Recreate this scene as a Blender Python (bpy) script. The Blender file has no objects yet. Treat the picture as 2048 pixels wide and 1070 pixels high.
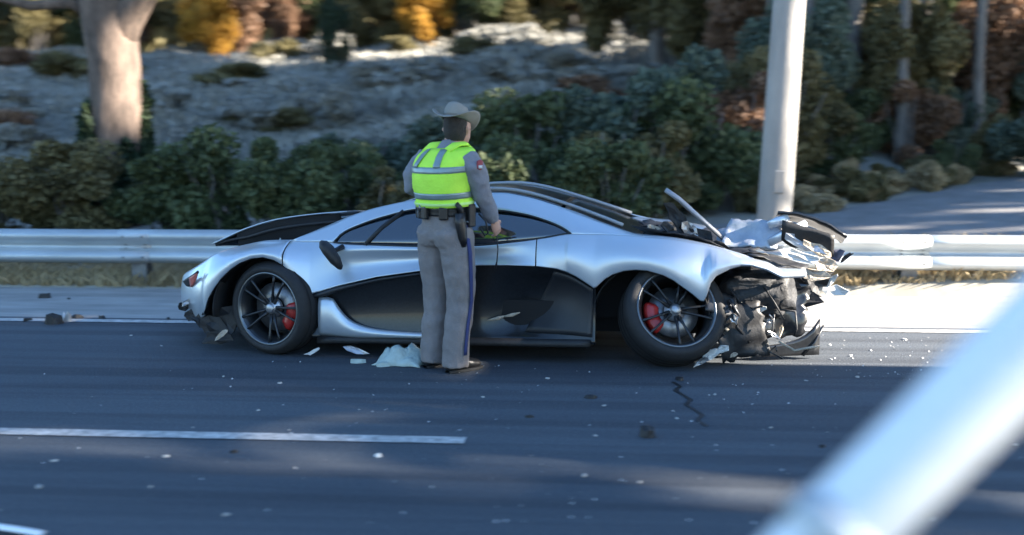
import bpy, bmesh, math, random
import numpy as np
from mathutils import Vector, Matrix, Euler, noise as mnoise

rad = math.radians
scn = bpy.context.scene
COL = scn.collection
R0 = random.Random(7)

# ------------------------------------------------------------------ camera, sky, sun, exposure
cam_d = bpy.data.cameras.new('camera'); cam = bpy.data.objects.new('camera', cam_d); COL.objects.link(cam)
cam.location = (0, 0, 1.59)
cam.rotation_euler = (rad(90 - 6.88), 0, rad(4.2))
cam_d.sensor_width = 36; cam_d.lens = 40.04
cam_d.clip_start = 0.05; cam_d.clip_end = 2000
cam_d.dof.use_dof = True; cam_d.dof.focus_distance = 7.9; cam_d.dof.aperture_fstop = 1.1; cam_d.dof.aperture_ratio = 0.38
scn.camera = cam

SUN_EL, SUN_AZ = 25.0, 10.0            # low sun shining along the road from beyond the right end, a little from our side
sdir = Vector((math.cos(rad(SUN_AZ)) * math.cos(rad(SUN_EL)), -math.sin(rad(SUN_AZ)) * math.cos(rad(SUN_EL)), math.sin(rad(SUN_EL))))
w = bpy.data.worlds.new('World'); scn.world = w; w.use_nodes = True
nt = w.node_tree; nt.nodes.clear()
sky = nt.nodes.new('ShaderNodeTexSky'); sky.sky_type = 'NISHITA'; sky.sun_disc = False
sky.sun_elevation = rad(SUN_EL); sky.sun_rotation = math.atan2(sdir.x, sdir.y)
sky.air_density = 1.2; sky.dust_density = 0.3; sky.ozone_density = 2.5
bg = nt.nodes.new('ShaderNodeBackground'); bg.inputs[1].default_value = 0.05
wo = nt.nodes.new('ShaderNodeOutputWorld')
nt.links.new(sky.outputs[0], bg.inputs[0]); nt.links.new(bg.outputs[0], wo.inputs[0])
sl = bpy.data.lights.new('sun', 'SUN'); sl.energy = 5.0; sl.angle = rad(0.5); sl.color = (1.0, 0.80, 0.58)
so = bpy.data.objects.new('sun', sl); COL.objects.link(so); so.location = sdir * 60
so.rotation_euler = (-sdir).to_track_quat('-Z', 'Y').to_euler()

scn.view_settings.view_transform = 'Standard'; scn.view_settings.look = 'None'
scn.view_settings.exposure = 2.95; scn.view_settings.use_white_balance = True; scn.view_settings.white_balance_temperature = 5500; scn.view_settings.white_balance_tint = 8; scn.view_settings.gamma = 1.0
scn.render.engine = 'CYCLES'
scn.cycles.use_denoising = True
scn.cycles.max_bounces = 6; scn.cycles.transparent_max_bounces = 8
scn.cycles.sample_clamp_indirect = 6

# ------------------------------------------------------------------ materials
MATS = {}
def mat(name, col, rough=0.6, metal=0.0, var=0.0, vscale=6.0, bump=0.0, bscale=40.0, coat=0.0, spec=0.5, col2=None, detail=6.0, stretch=None, sheen=0.0):
    if name in MATS: return MATS[name]
    m = bpy.data.materials.new(name); m.use_nodes = True; MATS[name] = m
    n, l = m.node_tree.nodes, m.node_tree.links
    b = n['Principled BSDF']
    b.inputs['Base Color'].default_value = (*col, 1); b.inputs['Roughness'].default_value = rough
    b.inputs['Metallic'].default_value = metal; b.inputs['Specular IOR Level'].default_value = spec
    b.inputs['Coat Weight'].default_value = coat; b.inputs['Coat Roughness'].default_value = 0.05
    b.inputs['Sheen Weight'].default_value = sheen
    tc = n.new('ShaderNodeTexCoord'); vec = tc.outputs['Object']
    if stretch:
        mp = n.new('ShaderNodeMapping'); mp.inputs['Scale'].default_value = stretch
        l.new(vec, mp.inputs[0]); vec = mp.outputs[0]
    if var > 0 or col2:
        t = n.new('ShaderNodeTexNoise'); t.inputs['Scale'].default_value = vscale; t.inputs['Detail'].default_value = detail
        t.inputs['Roughness'].default_value = 0.65
        l.new(vec, t.inputs['Vector'])
        r = n.new('ShaderNodeValToRGB')
        c2 = col2 or tuple(min(1, c * (1 + var)) for c in col)
        c1 = col if col2 else tuple(c * (1 - var) for c in col)
        r.color_ramp.elements[0].color = (*c1, 1); r.color_ramp.elements[1].color = (*c2, 1)
        r.color_ramp.elements[0].position = 0.35; r.color_ramp.elements[1].position = 0.68
        l.new(t.outputs['Fac'], r.inputs[0]); l.new(r.outputs[0], b.inputs['Base Color'])
    if bump > 0:
        t2 = n.new('ShaderNodeTexNoise'); t2.inputs['Scale'].default_value = bscale; t2.inputs['Detail'].default_value = 4
        l.new(vec, t2.inputs['Vector'])
        bp = n.new('ShaderNodeBump'); bp.inputs['Strength'].default_value = bump; bp.inputs['Distance'].default_value = 0.02
        l.new(t2.outputs['Fac'], bp.inputs['Height']); l.new(bp.outputs[0], b.inputs['Normal'])
    return m

def leaf_mat(name, cols, trans=0.3):
    """leaves: each leaf its own tint, clumps lighter or darker by a slow noise"""
    if name in MATS: return MATS[name]
    m = bpy.data.materials.new(name); m.use_nodes = True; MATS[name] = m
    n, l = m.node_tree.nodes, m.node_tree.links
    b = n['Principled BSDF']; out = n['Material Output']
    geo = n.new('ShaderNodeNewGeometry'); r = n.new('ShaderNodeValToRGB')
    els = r.color_ramp.elements
    while len(els) < len(cols): els.new(0.5)
    for i, c in enumerate(cols): els[i].position = i / max(1, len(cols) - 1); els[i].color = (*c, 1)
    tc = n.new('ShaderNodeTexCoord'); t = n.new('ShaderNodeTexNoise'); t.inputs['Scale'].default_value = 1.3; t.inputs['Detail'].default_value = 3
    l.new(tc.outputs['Object'], t.inputs['Vector'])
    mx = n.new('ShaderNodeMath'); mx.operation = 'MULTIPLY_ADD'; mx.inputs[1].default_value = 0.55; 
    l.new(geo.outputs['Random Per Island'], mx.inputs[0])
    m2 = n.new('ShaderNodeMath'); m2.operation = 'MULTIPLY_ADD'; m2.inputs[1].default_value = 1.5; m2.inputs[2].default_value = -0.52
    l.new(t.outputs['Fac'], m2.inputs[0]); l.new(m2.outputs[0], mx.inputs[2])
    l.new(mx.outputs[0], r.inputs[0]); l.new(r.outputs[0], b.inputs['Base Color'])
    b.inputs['Roughness'].default_value = 0.6; b.inputs['Specular IOR Level'].default_value = 0.3
    tr = n.new('ShaderNodeBsdfTranslucent'); l.new(r.outputs[0], tr.inputs['Color'])
    ms = n.new('ShaderNodeMixShader'); ms.inputs[0].default_value = trans
    l.new(b.outputs[0], ms.inputs[1]); l.new(tr.outputs[0], ms.inputs[2]); l.new(ms.outputs[0], out.inputs[0])
    return m

def glass_mat(name, tint, mixv=0.55):
    m = bpy.data.materials.new(name); m.use_nodes = True; MATS[name] = m
    n, l = m.node_tree.nodes, m.node_tree.links
    b = n['Principled BSDF']; out = n['Material Output']
    b.inputs['Base Color'].default_value = (0.012, 0.016, 0.022, 1); b.inputs['Roughness'].default_value = 0.04; b.inputs['Specular IOR Level'].default_value = 1.0; b.inputs['IOR'].default_value = 2.0
    b.inputs['Coat Weight'].default_value = 0.6; b.inputs['Coat Roughness'].default_value = 0.02
    t = n.new('ShaderNodeBsdfTransparent'); t.inputs[0].default_value = (*tint, 1)
    ms = n.new('ShaderNodeMixShader'); ms.inputs[0].default_value = mixv
    l.new(t.outputs[0], ms.inputs[1]); l.new(b.outputs[0], ms.inputs[2]); l.new(ms.outputs[0], out.inputs[0])
    return m

def asphalt_mat():
    m = bpy.data.materials.new('asphalt'); m.use_nodes = True
    n, l = m.node_tree.nodes, m.node_tree.links; b = n['Principled BSDF']
    tc = n.new('ShaderNodeTexCoord')
    def tex(scale, detail, st=None):
        t = n.new('ShaderNodeTexNoise'); t.inputs['Scale'].default_value = scale; t.inputs['Detail'].default_value = detail
        if st:
            mp = n.new('ShaderNodeMapping'); mp.inputs['Scale'].default_value = st; l.new(tc.outputs['Object'], mp.inputs[0]); l.new(mp.outputs[0], t.inputs['Vector'])
        else: l.new(tc.outputs['Object'], t.inputs['Vector'])
        return t
    def ramp(src, p0, c0, p1, c1):
        r = n.new('ShaderNodeValToRGB'); e = r.color_ramp.elements
        e[0].position = p0; e[0].color = (*c0, 1); e[1].position = p1; e[1].color = (*c1, 1); l.new(src, r.inputs[0]); return r
    def mul(a, c, mode='MULTIPLY', f=1.0):
        x = n.new('ShaderNodeMixRGB'); x.blend_type = mode; x.inputs[0].default_value = f; l.new(a, x.inputs[1]); l.new(c, x.inputs[2]); return x
    fine = tex(70, 5); speck = tex(150, 3); slow = tex(0.7, 5, (0.35, 1.6, 1)); streak = tex(1.0, 6, (0.12, 5.0, 1))
    base = ramp(fine.outputs['Fac'], 0.3, (0.044, 0.053, 0.065), 0.72, (0.088, 0.101, 0.118))
    a = mul(base.outputs[0], ramp(slow.outputs['Fac'], 0.3, (0.72, 0.72, 0.74), 0.7, (1.18, 1.16, 1.12)).outputs[0])
    a = mul(a.outputs[0], ramp(streak.outputs['Fac'], 0.38, (0.70, 0.70, 0.72), 0.56, (1.06, 1.06, 1.06)).outputs[0])
    a = mul(a.outputs[0], ramp(speck.outputs['Fac'], 0.60, (0, 0, 0), 0.74, (0.20, 0.20, 0.19)).outputs[0], 'ADD')
    l.new(a.outputs[0], b.inputs['Base Color'])
    b.inputs['Roughness'].default_value = 0.78; b.inputs['Specular IOR Level'].default_value = 0.35
    bp = n.new('ShaderNodeBump'); bp.inputs['Strength'].default_value = 0.55; bp.inputs['Distance'].default_value = 0.008
    l.new(fine.outputs['Fac'], bp.inputs['Height']); l.new(bp.outputs[0], b.inputs['Normal'])
    return m

M_ASPH = asphalt_mat()
M_SHOULD = mat('worn concrete', (0.30, 0.29, 0.27), 0.85, var=0.22, vscale=3.0, bump=0.3, bscale=120, stretch=(0.4, 1.5, 1))
M_PAINT = mat('road paint', (0.24, 0.24, 0.235), 0.6, col2=(0.64, 0.63, 0.60), vscale=14, detail=12, bump=0.3, bscale=150)
M_SILVER = mat('silver paint', (0.54, 0.59, 0.64), 0.36, metal=0.62, coat=0.6, var=0.03, vscale=2)
M_CARBON = mat('carbon gloss', (0.010, 0.011, 0.013), 0.28, coat=0.35, var=0.4, vscale=60)
M_BLACK = mat('black plastic', (0.012, 0.012, 0.013), 0.55, var=0.3, vscale=20, bump=0.15)
M_DARKIN = mat('dark cavity', (0.010, 0.010, 0.011), 0.9)
M_SATIN = mat('satin dark panel', (0.016, 0.018, 0.022), 0.45, var=0.25, vscale=8)
M_RUBBER = mat('rubber', (0.016, 0.016, 0.017), 0.72, var=0.25, vscale=25, bump=0.1, bscale=80)
M_RIM = mat('dark alloy', (0.040, 0.042, 0.046), 0.35, metal=0.6)
M_LIP = mat('bright alloy lip', (0.15, 0.16, 0.17), 0.35, metal=0.9)
M_DISC = mat('brake steel', (0.26, 0.26, 0.27), 0.4, metal=0.9, var=0.2, vscale=30)
M_RED = mat('red caliper', (0.34, 0.018, 0.014), 0.38, coat=0.3)
M_ALU = mat('raw aluminium', (0.46, 0.46, 0.47), 0.42, metal=0.85, var=0.2, vscale=12, bump=0.2, bscale=30)
M_GALV = mat('galvanised steel', (0.50, 0.53, 0.54), 0.47, metal=0.55, var=0.12, vscale=5, bump=0.06, bscale=60, stretch=(0.3, 1, 1))
M_POST = mat('weathered steel post', (0.20, 0.20, 0.20), 0.6, metal=0.4, var=0.3, vscale=10)
M_GLASS = glass_mat('tinted glass', (0.30, 0.36, 0.42), 0.70)
M_LENS = mat('headlight lens', (0.30, 0.24, 0.24), 0.08, coat=1.0, spec=0.8)
M_PINK = mat('broken amber lamp', (0.55, 0.16, 0.12), 0.3, coat=0.4)
M_PALE = mat('pale plastic shard', (0.60, 0.60, 0.58), 0.5, var=0.15)
M_BEIGE = mat('torn composite', (0.42, 0.36, 0.28), 0.7, var=0.3, vscale=18, bump=0.5, bscale=40)
M_MINT = mat('crumpled airbag cloth', (0.42, 0.49, 0.45), 0.85, var=0.12, vscale=12, bump=0.5, bscale=30)
M_BARK = mat('bark', (0.055, 0.042, 0.034), 0.9, col2=(0.19, 0.14, 0.108), vscale=7, bump=0.9, bscale=14, stretch=(1, 1, 0.35))
M_GREYBARK = mat('grey bark', (0.10, 0.092, 0.085), 0.9, col2=(0.23, 0.21, 0.19), vscale=8, bump=0.8, bscale=16, stretch=(1, 1, 0.3))
M_CONC = mat('pale concrete pole', (0.31, 0.295, 0.275), 0.75, var=0.14, vscale=4, bump=0.25, bscale=60, stretch=(1, 1, 0.3))
M_BAR = mat('white enamelled steel', (0.88, 0.885, 0.87), 0.28, var=0.08, vscale=5, coat=0.3)
M_HILL = mat('dry hillside', (0.22, 0.21, 0.175), 0.95, col2=(0.36, 0.345, 0.295), vscale=0.55, bump=0.6, bscale=5, detail=10)
M_RAMP = mat('side road asphalt', (0.21, 0.205, 0.20), 0.85, var=0.18, vscale=2.5, bump=0.3, bscale=120)

L_HEDGE = leaf_mat('hedge leaves', [(0.045, 0.058, 0.03), (0.10, 0.125, 0.055), (0.17, 0.19, 0.085)])
L_OLIVE = leaf_mat('olive leaves', [(0.07, 0.062, 0.030), (0.16, 0.14, 0.062), (0.25, 0.215, 0.10)])
L_TEAL = leaf_mat('blue green leaves', [(0.05, 0.068, 0.05), (0.115, 0.15, 0.11), (0.20, 0.235, 0.19)])
L_RUST = leaf_mat('rust leaves', [(0.095, 0.06, 0.038), (0.23, 0.14, 0.085), (0.36, 0.235, 0.15)])
L_GOLD = leaf_mat('golden leaves', [(0.16, 0.085, 0.015), (0.42, 0.24, 0.035), (0.62, 0.40, 0.07)], 0.4)
L_TWIG = leaf_mat('bare grey brush', [(0.22, 0.215, 0.185), (0.31, 0.305, 0.27), (0.40, 0.395, 0.36)], 0.15)
L_IVY = leaf_mat('ivy leaves', [(0.014, 0.024, 0.014), (0.032, 0.052, 0.026), (0.06, 0.085, 0.04)])
L_GRASS = leaf_mat('dry grass', [(0.20, 0.155, 0.085), (0.42, 0.335, 0.19), (0.58, 0.48, 0.29)], 0.3)
L_DARK = leaf_mat('dense evergreen leaves', [(0.012, 0.020, 0.010), (0.03, 0.045, 0.02), (0.05, 0.07, 0.03)], 0.05)

# ------------------------------------------------------------------ object helpers
def link(name, me, m, parent=None, loc=None, rot=None):
    o = bpy.data.objects.new(name, me); COL.objects.link(o)
    if m and len(me.materials) == 0: me.materials.append(m)
    if parent: o.parent = parent
    if loc is not None: o.location = loc
    if rot is not None: o.rotation_euler = rot
    return o
def mesh(name, V, F, smooth=True):
    me = bpy.data.meshes.new(name); me.from_pydata([tuple(v) for v in V], [], F); me.update()
    if smooth: me.polygons.foreach_set('use_smooth', [True] * len(me.polygons))
    return me
def obj(name, V, F, m, parent=None, smooth=True, loc=None, rot=None):
    return link(name, mesh(name, V, F, smooth), m, parent, loc, rot)
def empty(name, loc=(0, 0, 0), rz=0.0):
    o = bpy.data.objects.new(name, None); COL.objects.link(o); o.location = loc; o.rotation_euler = (0, 0, rz); o.empty_display_size = 0.2
    return o
def tag(o, label=None, cat=None, group=None, kind=None):
    if label: o['label'] = label
    if cat: o['category'] = cat
    if group: o['group'] = group
    if kind: o['kind'] = kind
    return o
def solid(o, th, off=0.0):
    md = o.modifiers.new('thickness', 'SOLIDIFY'); md.thickness = th; md.offset = off; return o
def bevel(o, wd, seg=2):
    md = o.modifiers.new('edge', 'BEVEL'); md.width = wd; md.segments = seg; md.limit_method = 'ANGLE'; return o

def boxg(cx, cy, cz, sx, sy, sz, V=None, F=None, rot=None):
    V = [] if V is None else V; F = [] if F is None else F
    k = len(V); r = (rot or Matrix.Identity(3))
    for dx in (-.5, .5):
        for dy in (-.5, .5):
            for dz in (-.5, .5): V.append(Vector((cx, cy, cz)) + r @ Vector((dx * sx, dy * sy, dz * sz)))
    for f in ((0, 1, 3, 2), (4, 6, 7, 5), (0, 4, 5, 1), (2, 3, 7, 6), (0, 2, 6, 4), (1, 5, 7, 3)): F.append([k + i for i in f])
    return V, F
def box(name, c, s, m, parent=None, rot=None, bev=0.0):
    V, F = boxg(*c, *s, rot=rot); o = obj(name, V, F, m, parent, smooth=False)
    if bev: bevel(o, bev)
    return o
def gridg(rows, closed=False, V=None, F=None, flip=False):
    V = [] if V is None else V; F = [] if F is None else F
    k = len(V); nr = len(rows); nc = len(rows[0])
    for r in rows: V.extend(Vector(p) for p in r)
    for i in range(nr - 1):
        for j in range(nc if closed else nc - 1):
            a, b, c, d = i * nc + j, i * nc + (j + 1) % nc, (i + 1) * nc + (j + 1) % nc, (i + 1) * nc + j
            F.append([k + a, k + d, k + c, k + b] if flip else [k + a, k + b, k + c, k + d])
    return V, F
def tubeg(path, radii, n=12, V=None, F=None, up=(0, 0, 1), cap=True, ell=None):
    """tube along path; ell: per point (width scale along side axis, scale along second axis)"""
    V = [] if V is None else V; F = [] if F is None else F
    P = [Vector(p) for p in path]; rows = []
    side = None
    for i, p in enumerate(P):
        t = (P[min(i + 1, len(P) - 1)] - P[max(i - 1, 0)]).normalized()
        if side is None:
            u = Vector(up)
            if abs(t.dot(u)) > 0.95: u = Vector((0, 1, 0))
            side = t.cross(u).normalized()
        else: side = (side - t * side.dot(t)).normalized()
        s2 = t.cross(side)
        e = ell[i] if ell else (1, 1)
        rows.append([p + (side * math.cos(a) * e[0] + s2 * math.sin(a) * e[1]) * radii[i] for a in [2 * math.pi * j / n for j in range(n)]])
    k = len(V); gridg(rows, True, V, F)
    if cap:
        F.append([k + j for j in range(n)][::-1]); k2 = k + (len(rows) - 1) * n; F.append([k2 + j for j in range(n)])
    return V, F
def tube(name, path, radii, m, parent=None, n=12, **kw):
    if not hasattr(radii, '__len__'): radii = [radii] * len(path)
    V, F = tubeg(path, radii, n, **kw); return obj(name, V, F, m, parent)
def latheg(prof, n, axis_y=True, V=None, F=None, closed_prof=False):
    """profile (radius, offset along axis) turned about the y axis"""
    rows = []
    for r, y in prof: rows.append([(r * math.cos(2 * math.pi * j / n), y, r * math.sin(2 * math.pi * j / n)) for j in range(n)])
    if closed_prof: rows.append(rows[0])
    return gridg(rows, True, V, F)
def pchip(pts):
    x = np.array([p[0] for p in pts], float); y = np.array([p[1] for p in pts], float)
    h = np.diff(x); d = np.diff(y) / h; m = np.zeros_like(y)
    m[0], m[-1] = d[0], d[-1]
    for i in range(1, len(x) - 1):
        if d[i - 1] * d[i] > 0:
            w1, w2 = 2 * h[i] + h[i - 1], h[i] + 2 * h[i - 1]; m[i] = (w1 + w2) / (w1 / d[i - 1] + w2 / d[i])
    def f(v):
        v = min(max(v, x[0]), x[-1]); i = min(max(int(np.searchsorted(x, v)) - 1, 0), len(h) - 1); t = (v - x[i]) / h[i]
        return float((1 + 2 * t) * (1 - t) ** 2 * y[i] + t * (1 - t) ** 2 * h[i] * m[i] + t * t * (3 - 2 * t) * y[i + 1] + t * t * (t - 1) * h[i] * m[i + 1])
    return f
def fuse(name, V, F, voxel, smooth_it, wrinkle=0.0, wsize=0.08, seed=0, facs=0.5):
    """one continuous skin from overlapping closed shapes"""
    tmp = obj('tmp', V, F, None)
    md = tmp.modifiers.new('r', 'REMESH'); md.mode = 'VOXEL'; md.voxel_size = voxel; md.use_smooth_shade = True
    if smooth_it:
        md = tmp.modifiers.new('s', 'SMOOTH'); md.iterations = smooth_it; md.factor = facs
    dg = bpy.context.evaluated_depsgraph_get(); me = bpy.data.meshes.new_from_object(tmp.evaluated_get(dg)); me.name = name
    bpy.data.objects.remove(tmp)
    if wrinkle:
        n = len(me.vertices); co = np.empty(n * 3); me.vertices.foreach_get('co', co); co = co.reshape(-1, 3)
        no = np.empty(n * 3); me.vertex_normals.foreach_get('vector', no); no = no.reshape(-1, 3)
        for i in range(n):
            p = Vector(co[i]) + Vector((seed, 0, 0))
            a = mnoise.noise(Vector((p.x / wsize, p.y / wsize, p.z / (wsize * 0.55))))
            bb = mnoise.noise(Vector((p.x / wsize * 2.3 + p.z * 9, p.y / wsize * 2.3, p.z / wsize * 1.6)))
            co[i] += no[i] * wrinkle * (a + 0.45 * (1 - 2 * abs(bb)))
        me.vertices.foreach_set('co', co.ravel()); me.update()
    me.polygons.foreach_set('use_smooth', [True] * len(me.polygons))
    return me

# ------------------------------------------------------------------ ground, road
def edge_line_y(x): return 14.4 if x < 2.0 else 14.4 + (x - 2.0) * 0.80
def sstep(t): t = min(max(t, 0), 1); return t * t * (3 - 2 * t)
def hgt(x, y):
    if y < 11.05: return -0.06
    k = sstep((x + 1.5) / 4.0)
    zl = 0.02 + 0.085 * min(y - 11.05, 4)
    zr = 0.02 + 0.19 * min(y - 11.05, 1.2) + 0.06 * min(max(0, y - 12.25), 6) + 0.055 * min(max(0, x - 1), 25)
    z = zl * (1 - k) + zr * k
    s = y - edge_line_y(x)
    if s > 0:
        z += min(s, 21) * (0.165 + 0.035 * sstep((x + 12) / 20)) * sstep(s / 4)
        if s > 21: z += (s - 21) * 0.05
        if s > 60: z += (s - 60) * 0.12
    if y > 12: z += 0.10 * mnoise.noise(Vector((x * 0.35, y * 0.35, 0))) * min(1, (y - 12) / 3) * (0.15 if (x > 1.5 and s < 0.5) else 1)
    return z
xs = list(np.unique(np.concatenate([np.linspace(-400, -40, 10), np.arange(-40, 30.1, 0.7), np.linspace(31, 400, 12)])))
ys = list(np.unique(np.concatenate([np.linspace(-300, -10, 8), [0, 5, 9, 10.9, 11.04], np.arange(11.06, 24, 0.35), np.arange(24, 60, 1.2), np.linspace(60, 420, 14)])))
V, F = gridg([[(x, y, hgt(x, y)) for x in xs] for y in ys])
tag(obj('ground', V, F, M_HILL), kind='structure')
def sheet(name, x0, x1, y0, y1, z, m, parent=None, nx=2):
    V, F = gridg([[(x0 + (x1 - x0) * i / nx, y, z) for i in range(nx + 1)] for y in (y0, y1)])
    o = obj(name, V, F, m, parent, smooth=False)
    if not parent: tag(o, kind='structure')
    return o
sheet('road', -90, 120, -7.5, 9.32, 0.0, M_ASPH, nx=20)
V, F = gridg([[(x, y, z) for x in np.linspace(-90, 120, 40)] for y, z in ((9.32, 0.0), (10.2, 0.006), (11.02, 0.012), (11.05, -0.04))])
tag(obj('road_shoulder', V, F, M_SHOULD, smooth=False), kind='structure')
sheet('edge_line_marking', -90, 120, 9.08, 9.215, 0.005, M_PAINT, nx=10)
for k in range(-4, 6):
    x1 = -0.66 + 12.2 * k; sheet('lane_dash_marking', x1 - 3.7, x1, 5.62, 5.745, 0.005, M_PAINT)
    sheet('lane_dash_marking', x1 - 6.7, x1 - 3, 2.02, 2.14, 0.005, M_PAINT)
# a jagged tar-sealed crack and a shorter one
def crack(pts, wd):
    a, b = [], []
    for i, (x, y) in enumerate(pts):
        d = Vector((pts[min(i + 1, len(pts) - 1)][0] - pts[max(i - 1, 0)][0], pts[min(i + 1, len(pts) - 1)][1] - pts[max(i - 1, 0)][1], 0)).normalized()
        s = Vector((-d.y, d.x, 0)) * wd * (0.6 + 0.8 * R0.random())
        a.append((x + s.x, y + s.y, 0.004)); b.append((x - s.x, y - s.y, 0.004))
    V, F = gridg([a, b]); tag(obj('tar_crack_seal', V, F, mat('tar', (0.010, 0.010, 0.011), 0.5), smooth=False), kind='structure')
crack([(0.50 + 0.03 * math.sin(i * 2.1) + i * 0.012, 7.15 - i * 0.12) for i in range(10)], 0.014)
# side road climbing away behind the rail
rows = []
for j in range(8):
    row = []
    for i in range(24):
        x = 1.2 + i * 1.1; y0 = 12.35; y1 = edge_line_y(x) - 0.25
        y = y0 + (y1 - y0) * j / 7; row.append((x, y, hgt(x, y) + 0.03))
    rows.append(row)
V, F = gridg(rows); tag(obj('side_road', V, F, M_RAMP), kind='structure')

# ------------------------------------------------------------------ vegetation
def leaf_mesh(name, n, rx, ry, rz, size, seed, lumps=14, base=0.0, aspect=1.7, spread=0.30, flat=False):
    rg = np.random.default_rng(seed)
    d = rg.normal(size=(lumps, 3)); d /= np.linalg.norm(d, axis=1)[:, None]
    c = d * (rg.random(lumps)[:, None] ** 0.4) * 0.80
    if flat: c[:, 2] = np.where(c[:, 2] < -0.25, -0.25 - 0.2 * rg.random(lumps), c[:, 2])
    idx = rg.integers(0, lumps, n); sp = spread * (0.6 + 0.8 * rg.random(lumps))
    g = rg.normal(size=(n, 3)); g /= np.linalg.norm(g, axis=1)[:, None]
    p = c[idx] + g * (rg.random(n)[:, None] ** 0.45) * sp[idx][:, None]
    p = p * np.array([rx, ry, rz])
    p[:, 2] += base
    p[:, 2] = np.maximum(p[:, 2], 0.02)
    a = rg.normal(size=(n, 3)); a /= np.linalg.norm(a, axis=1)[:, None]
    b = np.cross(a, rg.normal(size=(n, 3))); b /= np.linalg.norm(b, axis=1)[:, None]
    s = size * (0.6 + 0.8 * rg.random(n))[:, None]
    a = a * s * aspect * 0.5; b = b * s * 0.5
    V = np.stack([p - a, p + b * 0.9 - a * 0.1, p + a, p - b * 0.9 - a * 0.1], 1).reshape(-1, 3)
    me = bpy.data.meshes.new(name); me.vertices.add(n * 4); me.vertices.foreach_set('co', V.ravel())
    me.loops.add(n * 4); me.loops.foreach_set('vertex_index', np.arange(n * 4))
    me.polygons.add(n); me.polygons.foreach_set('loop_start', np.arange(n) * 4); me.polygons.foreach_set('loop_total', np.full(n, 4))
    me.update(calc_edges=True); return me
def stems_mesh(name, seed, n, h, spread, r):
    rr = random.Random(seed); V, F = [], []
    for i in range(n):
        a = rr.random() * 6.28; q = rr.random() * spread; x, y = math.cos(a) * q * 0.3, math.sin(a) * q * 0.3
        P = [(x, y, -0.1)]
        for k in range(1, 5):
            t = k / 4; P.append((x + (math.cos(a) * q - x) * t + rr.uniform(-.05, .05), y + (math.sin(a) * q - y) * t + rr.uniform(-.05, .05), h * t * rr.uniform(.85, 1)))
        tubeg(P, [r * (1 - 0.18 * k) for k in range(5)], 6, V, F)
    return mesh(name, V, F)
def trunk_mesh(name, seed, h, r, limbs=7, fork=0.45, wob=0.12):
    rr = random.Random(seed); V, F = [], []
    P = [Vector((0, 0, -0.3))]; n = 9
    for k in range(1, n + 1): P.append(Vector((rr.uniform(-wob, wob) * k / n * 2, rr.uniform(-wob, wob) * k / n * 2, h * k / n)))
    tubeg(P, [r * (1.25 if k == 0 else 1 - 0.75 * k / n) for k in range(n + 1)], 14, V, F)
    for i in range(limbs):
        t = fork + (1 - fork) * rr.random() * 0.9; kk = t * n; b = P[int(kk)].lerp(P[min(n, int(kk) + 1)], kk % 1)
        a = rr.random() * 6.28; L = h * rr.uniform(.25, .45); rb = r * (1 - 0.75 * t) * 0.6
        Q = [b]
        for k in range(1, 5): Q.append(b + Vector((math.cos(a) * L * k / 4 + rr.uniform(-.1, .1), math.sin(a) * L * k / 4 + rr.uniform(-.1, .1), L * 0.75 * (k / 4) ** 1.2)))
        tubeg(Q, [rb * (1 - 0.2 * k) for k in range(5)], 8, V, F)
    return mesh(name, V, F)

SHRUB = [leaf_mesh('shrub_leaves', 10000, 1.0, 0.8, 0.95, 0.060, 11 + i, lumps=16, base=0.80) for i in range(4)]
SHST = [stems_mesh('shrub_stems', 40 + i, 8, 1.3, 0.7, 0.022) for i in range(2)]
BRUSH = [leaf_mesh('brush_leaves', 3800, 1.0, 0.9, 0.6, 0.075, 31 + i, lumps=14, base=0.35, aspect=3.2) for i in range(3)]
TALL = [leaf_mesh('tall_leaves', 17000, 1.25, 1.1, 1.9, 0.078, 61 + i, lumps=26, base=1.75, spread=0.27) for i in range(4)]
CROWN = [leaf_mesh('crown_leaves', 9000, 2.6, 2.4, 2.4, 0.16, 81 + i, lumps=26, base=6.2, spread=0.28) for i in range(4)]
TRUNK = [trunk_mesh('tree_trunk', 100 + i, 7.6, 0.20, 8) for i in range(4)]

def bush(name, label, cat, group, x, y, s, lm, me, st=None, sz=None, rz=None, dz=0.0):
    e = empty(name, (x, y, hgt(x, y) + dz), R0.random() * 6.28 if rz is None else rz); tag(e, label, cat, group)
    e.scale = (s, s, sz or s)
    f = link('foliage', me, None, e); 
    if len(me.materials) == 0: me.materials.append(lm)
    f.material_slots[0].link = 'OBJECT'; f.material_slots[0].material = lm
    if st is not None: link('stem', st, M_GREYBARK, e)
    return e
def tree(name, label, group, x, y, s, lm, i, bark=None, trunk=None, crown=None, sc=None, rz=None):
    e = empty(name, (x, y, hgt(x, y)), R0.random() * 6.28 if rz is None else rz); tag(e, label, 'tree', group); e.scale = sc or (s, s, s)
    t = link('trunk', trunk or TRUNK[i % 4], M_BARK, e)
    t.material_slots[0].link = 'OBJECT'; t.material_slots[0].material = bark or M_GREYBARK
    me = crown or CROWN[i % 4]
    if len(me.materials) == 0: me.materials.append(lm)
    c = link('crown', me, None, e); c.material_slots[0].link = 'OBJECT'; c.material_slots[0].material = lm
    return e

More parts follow.
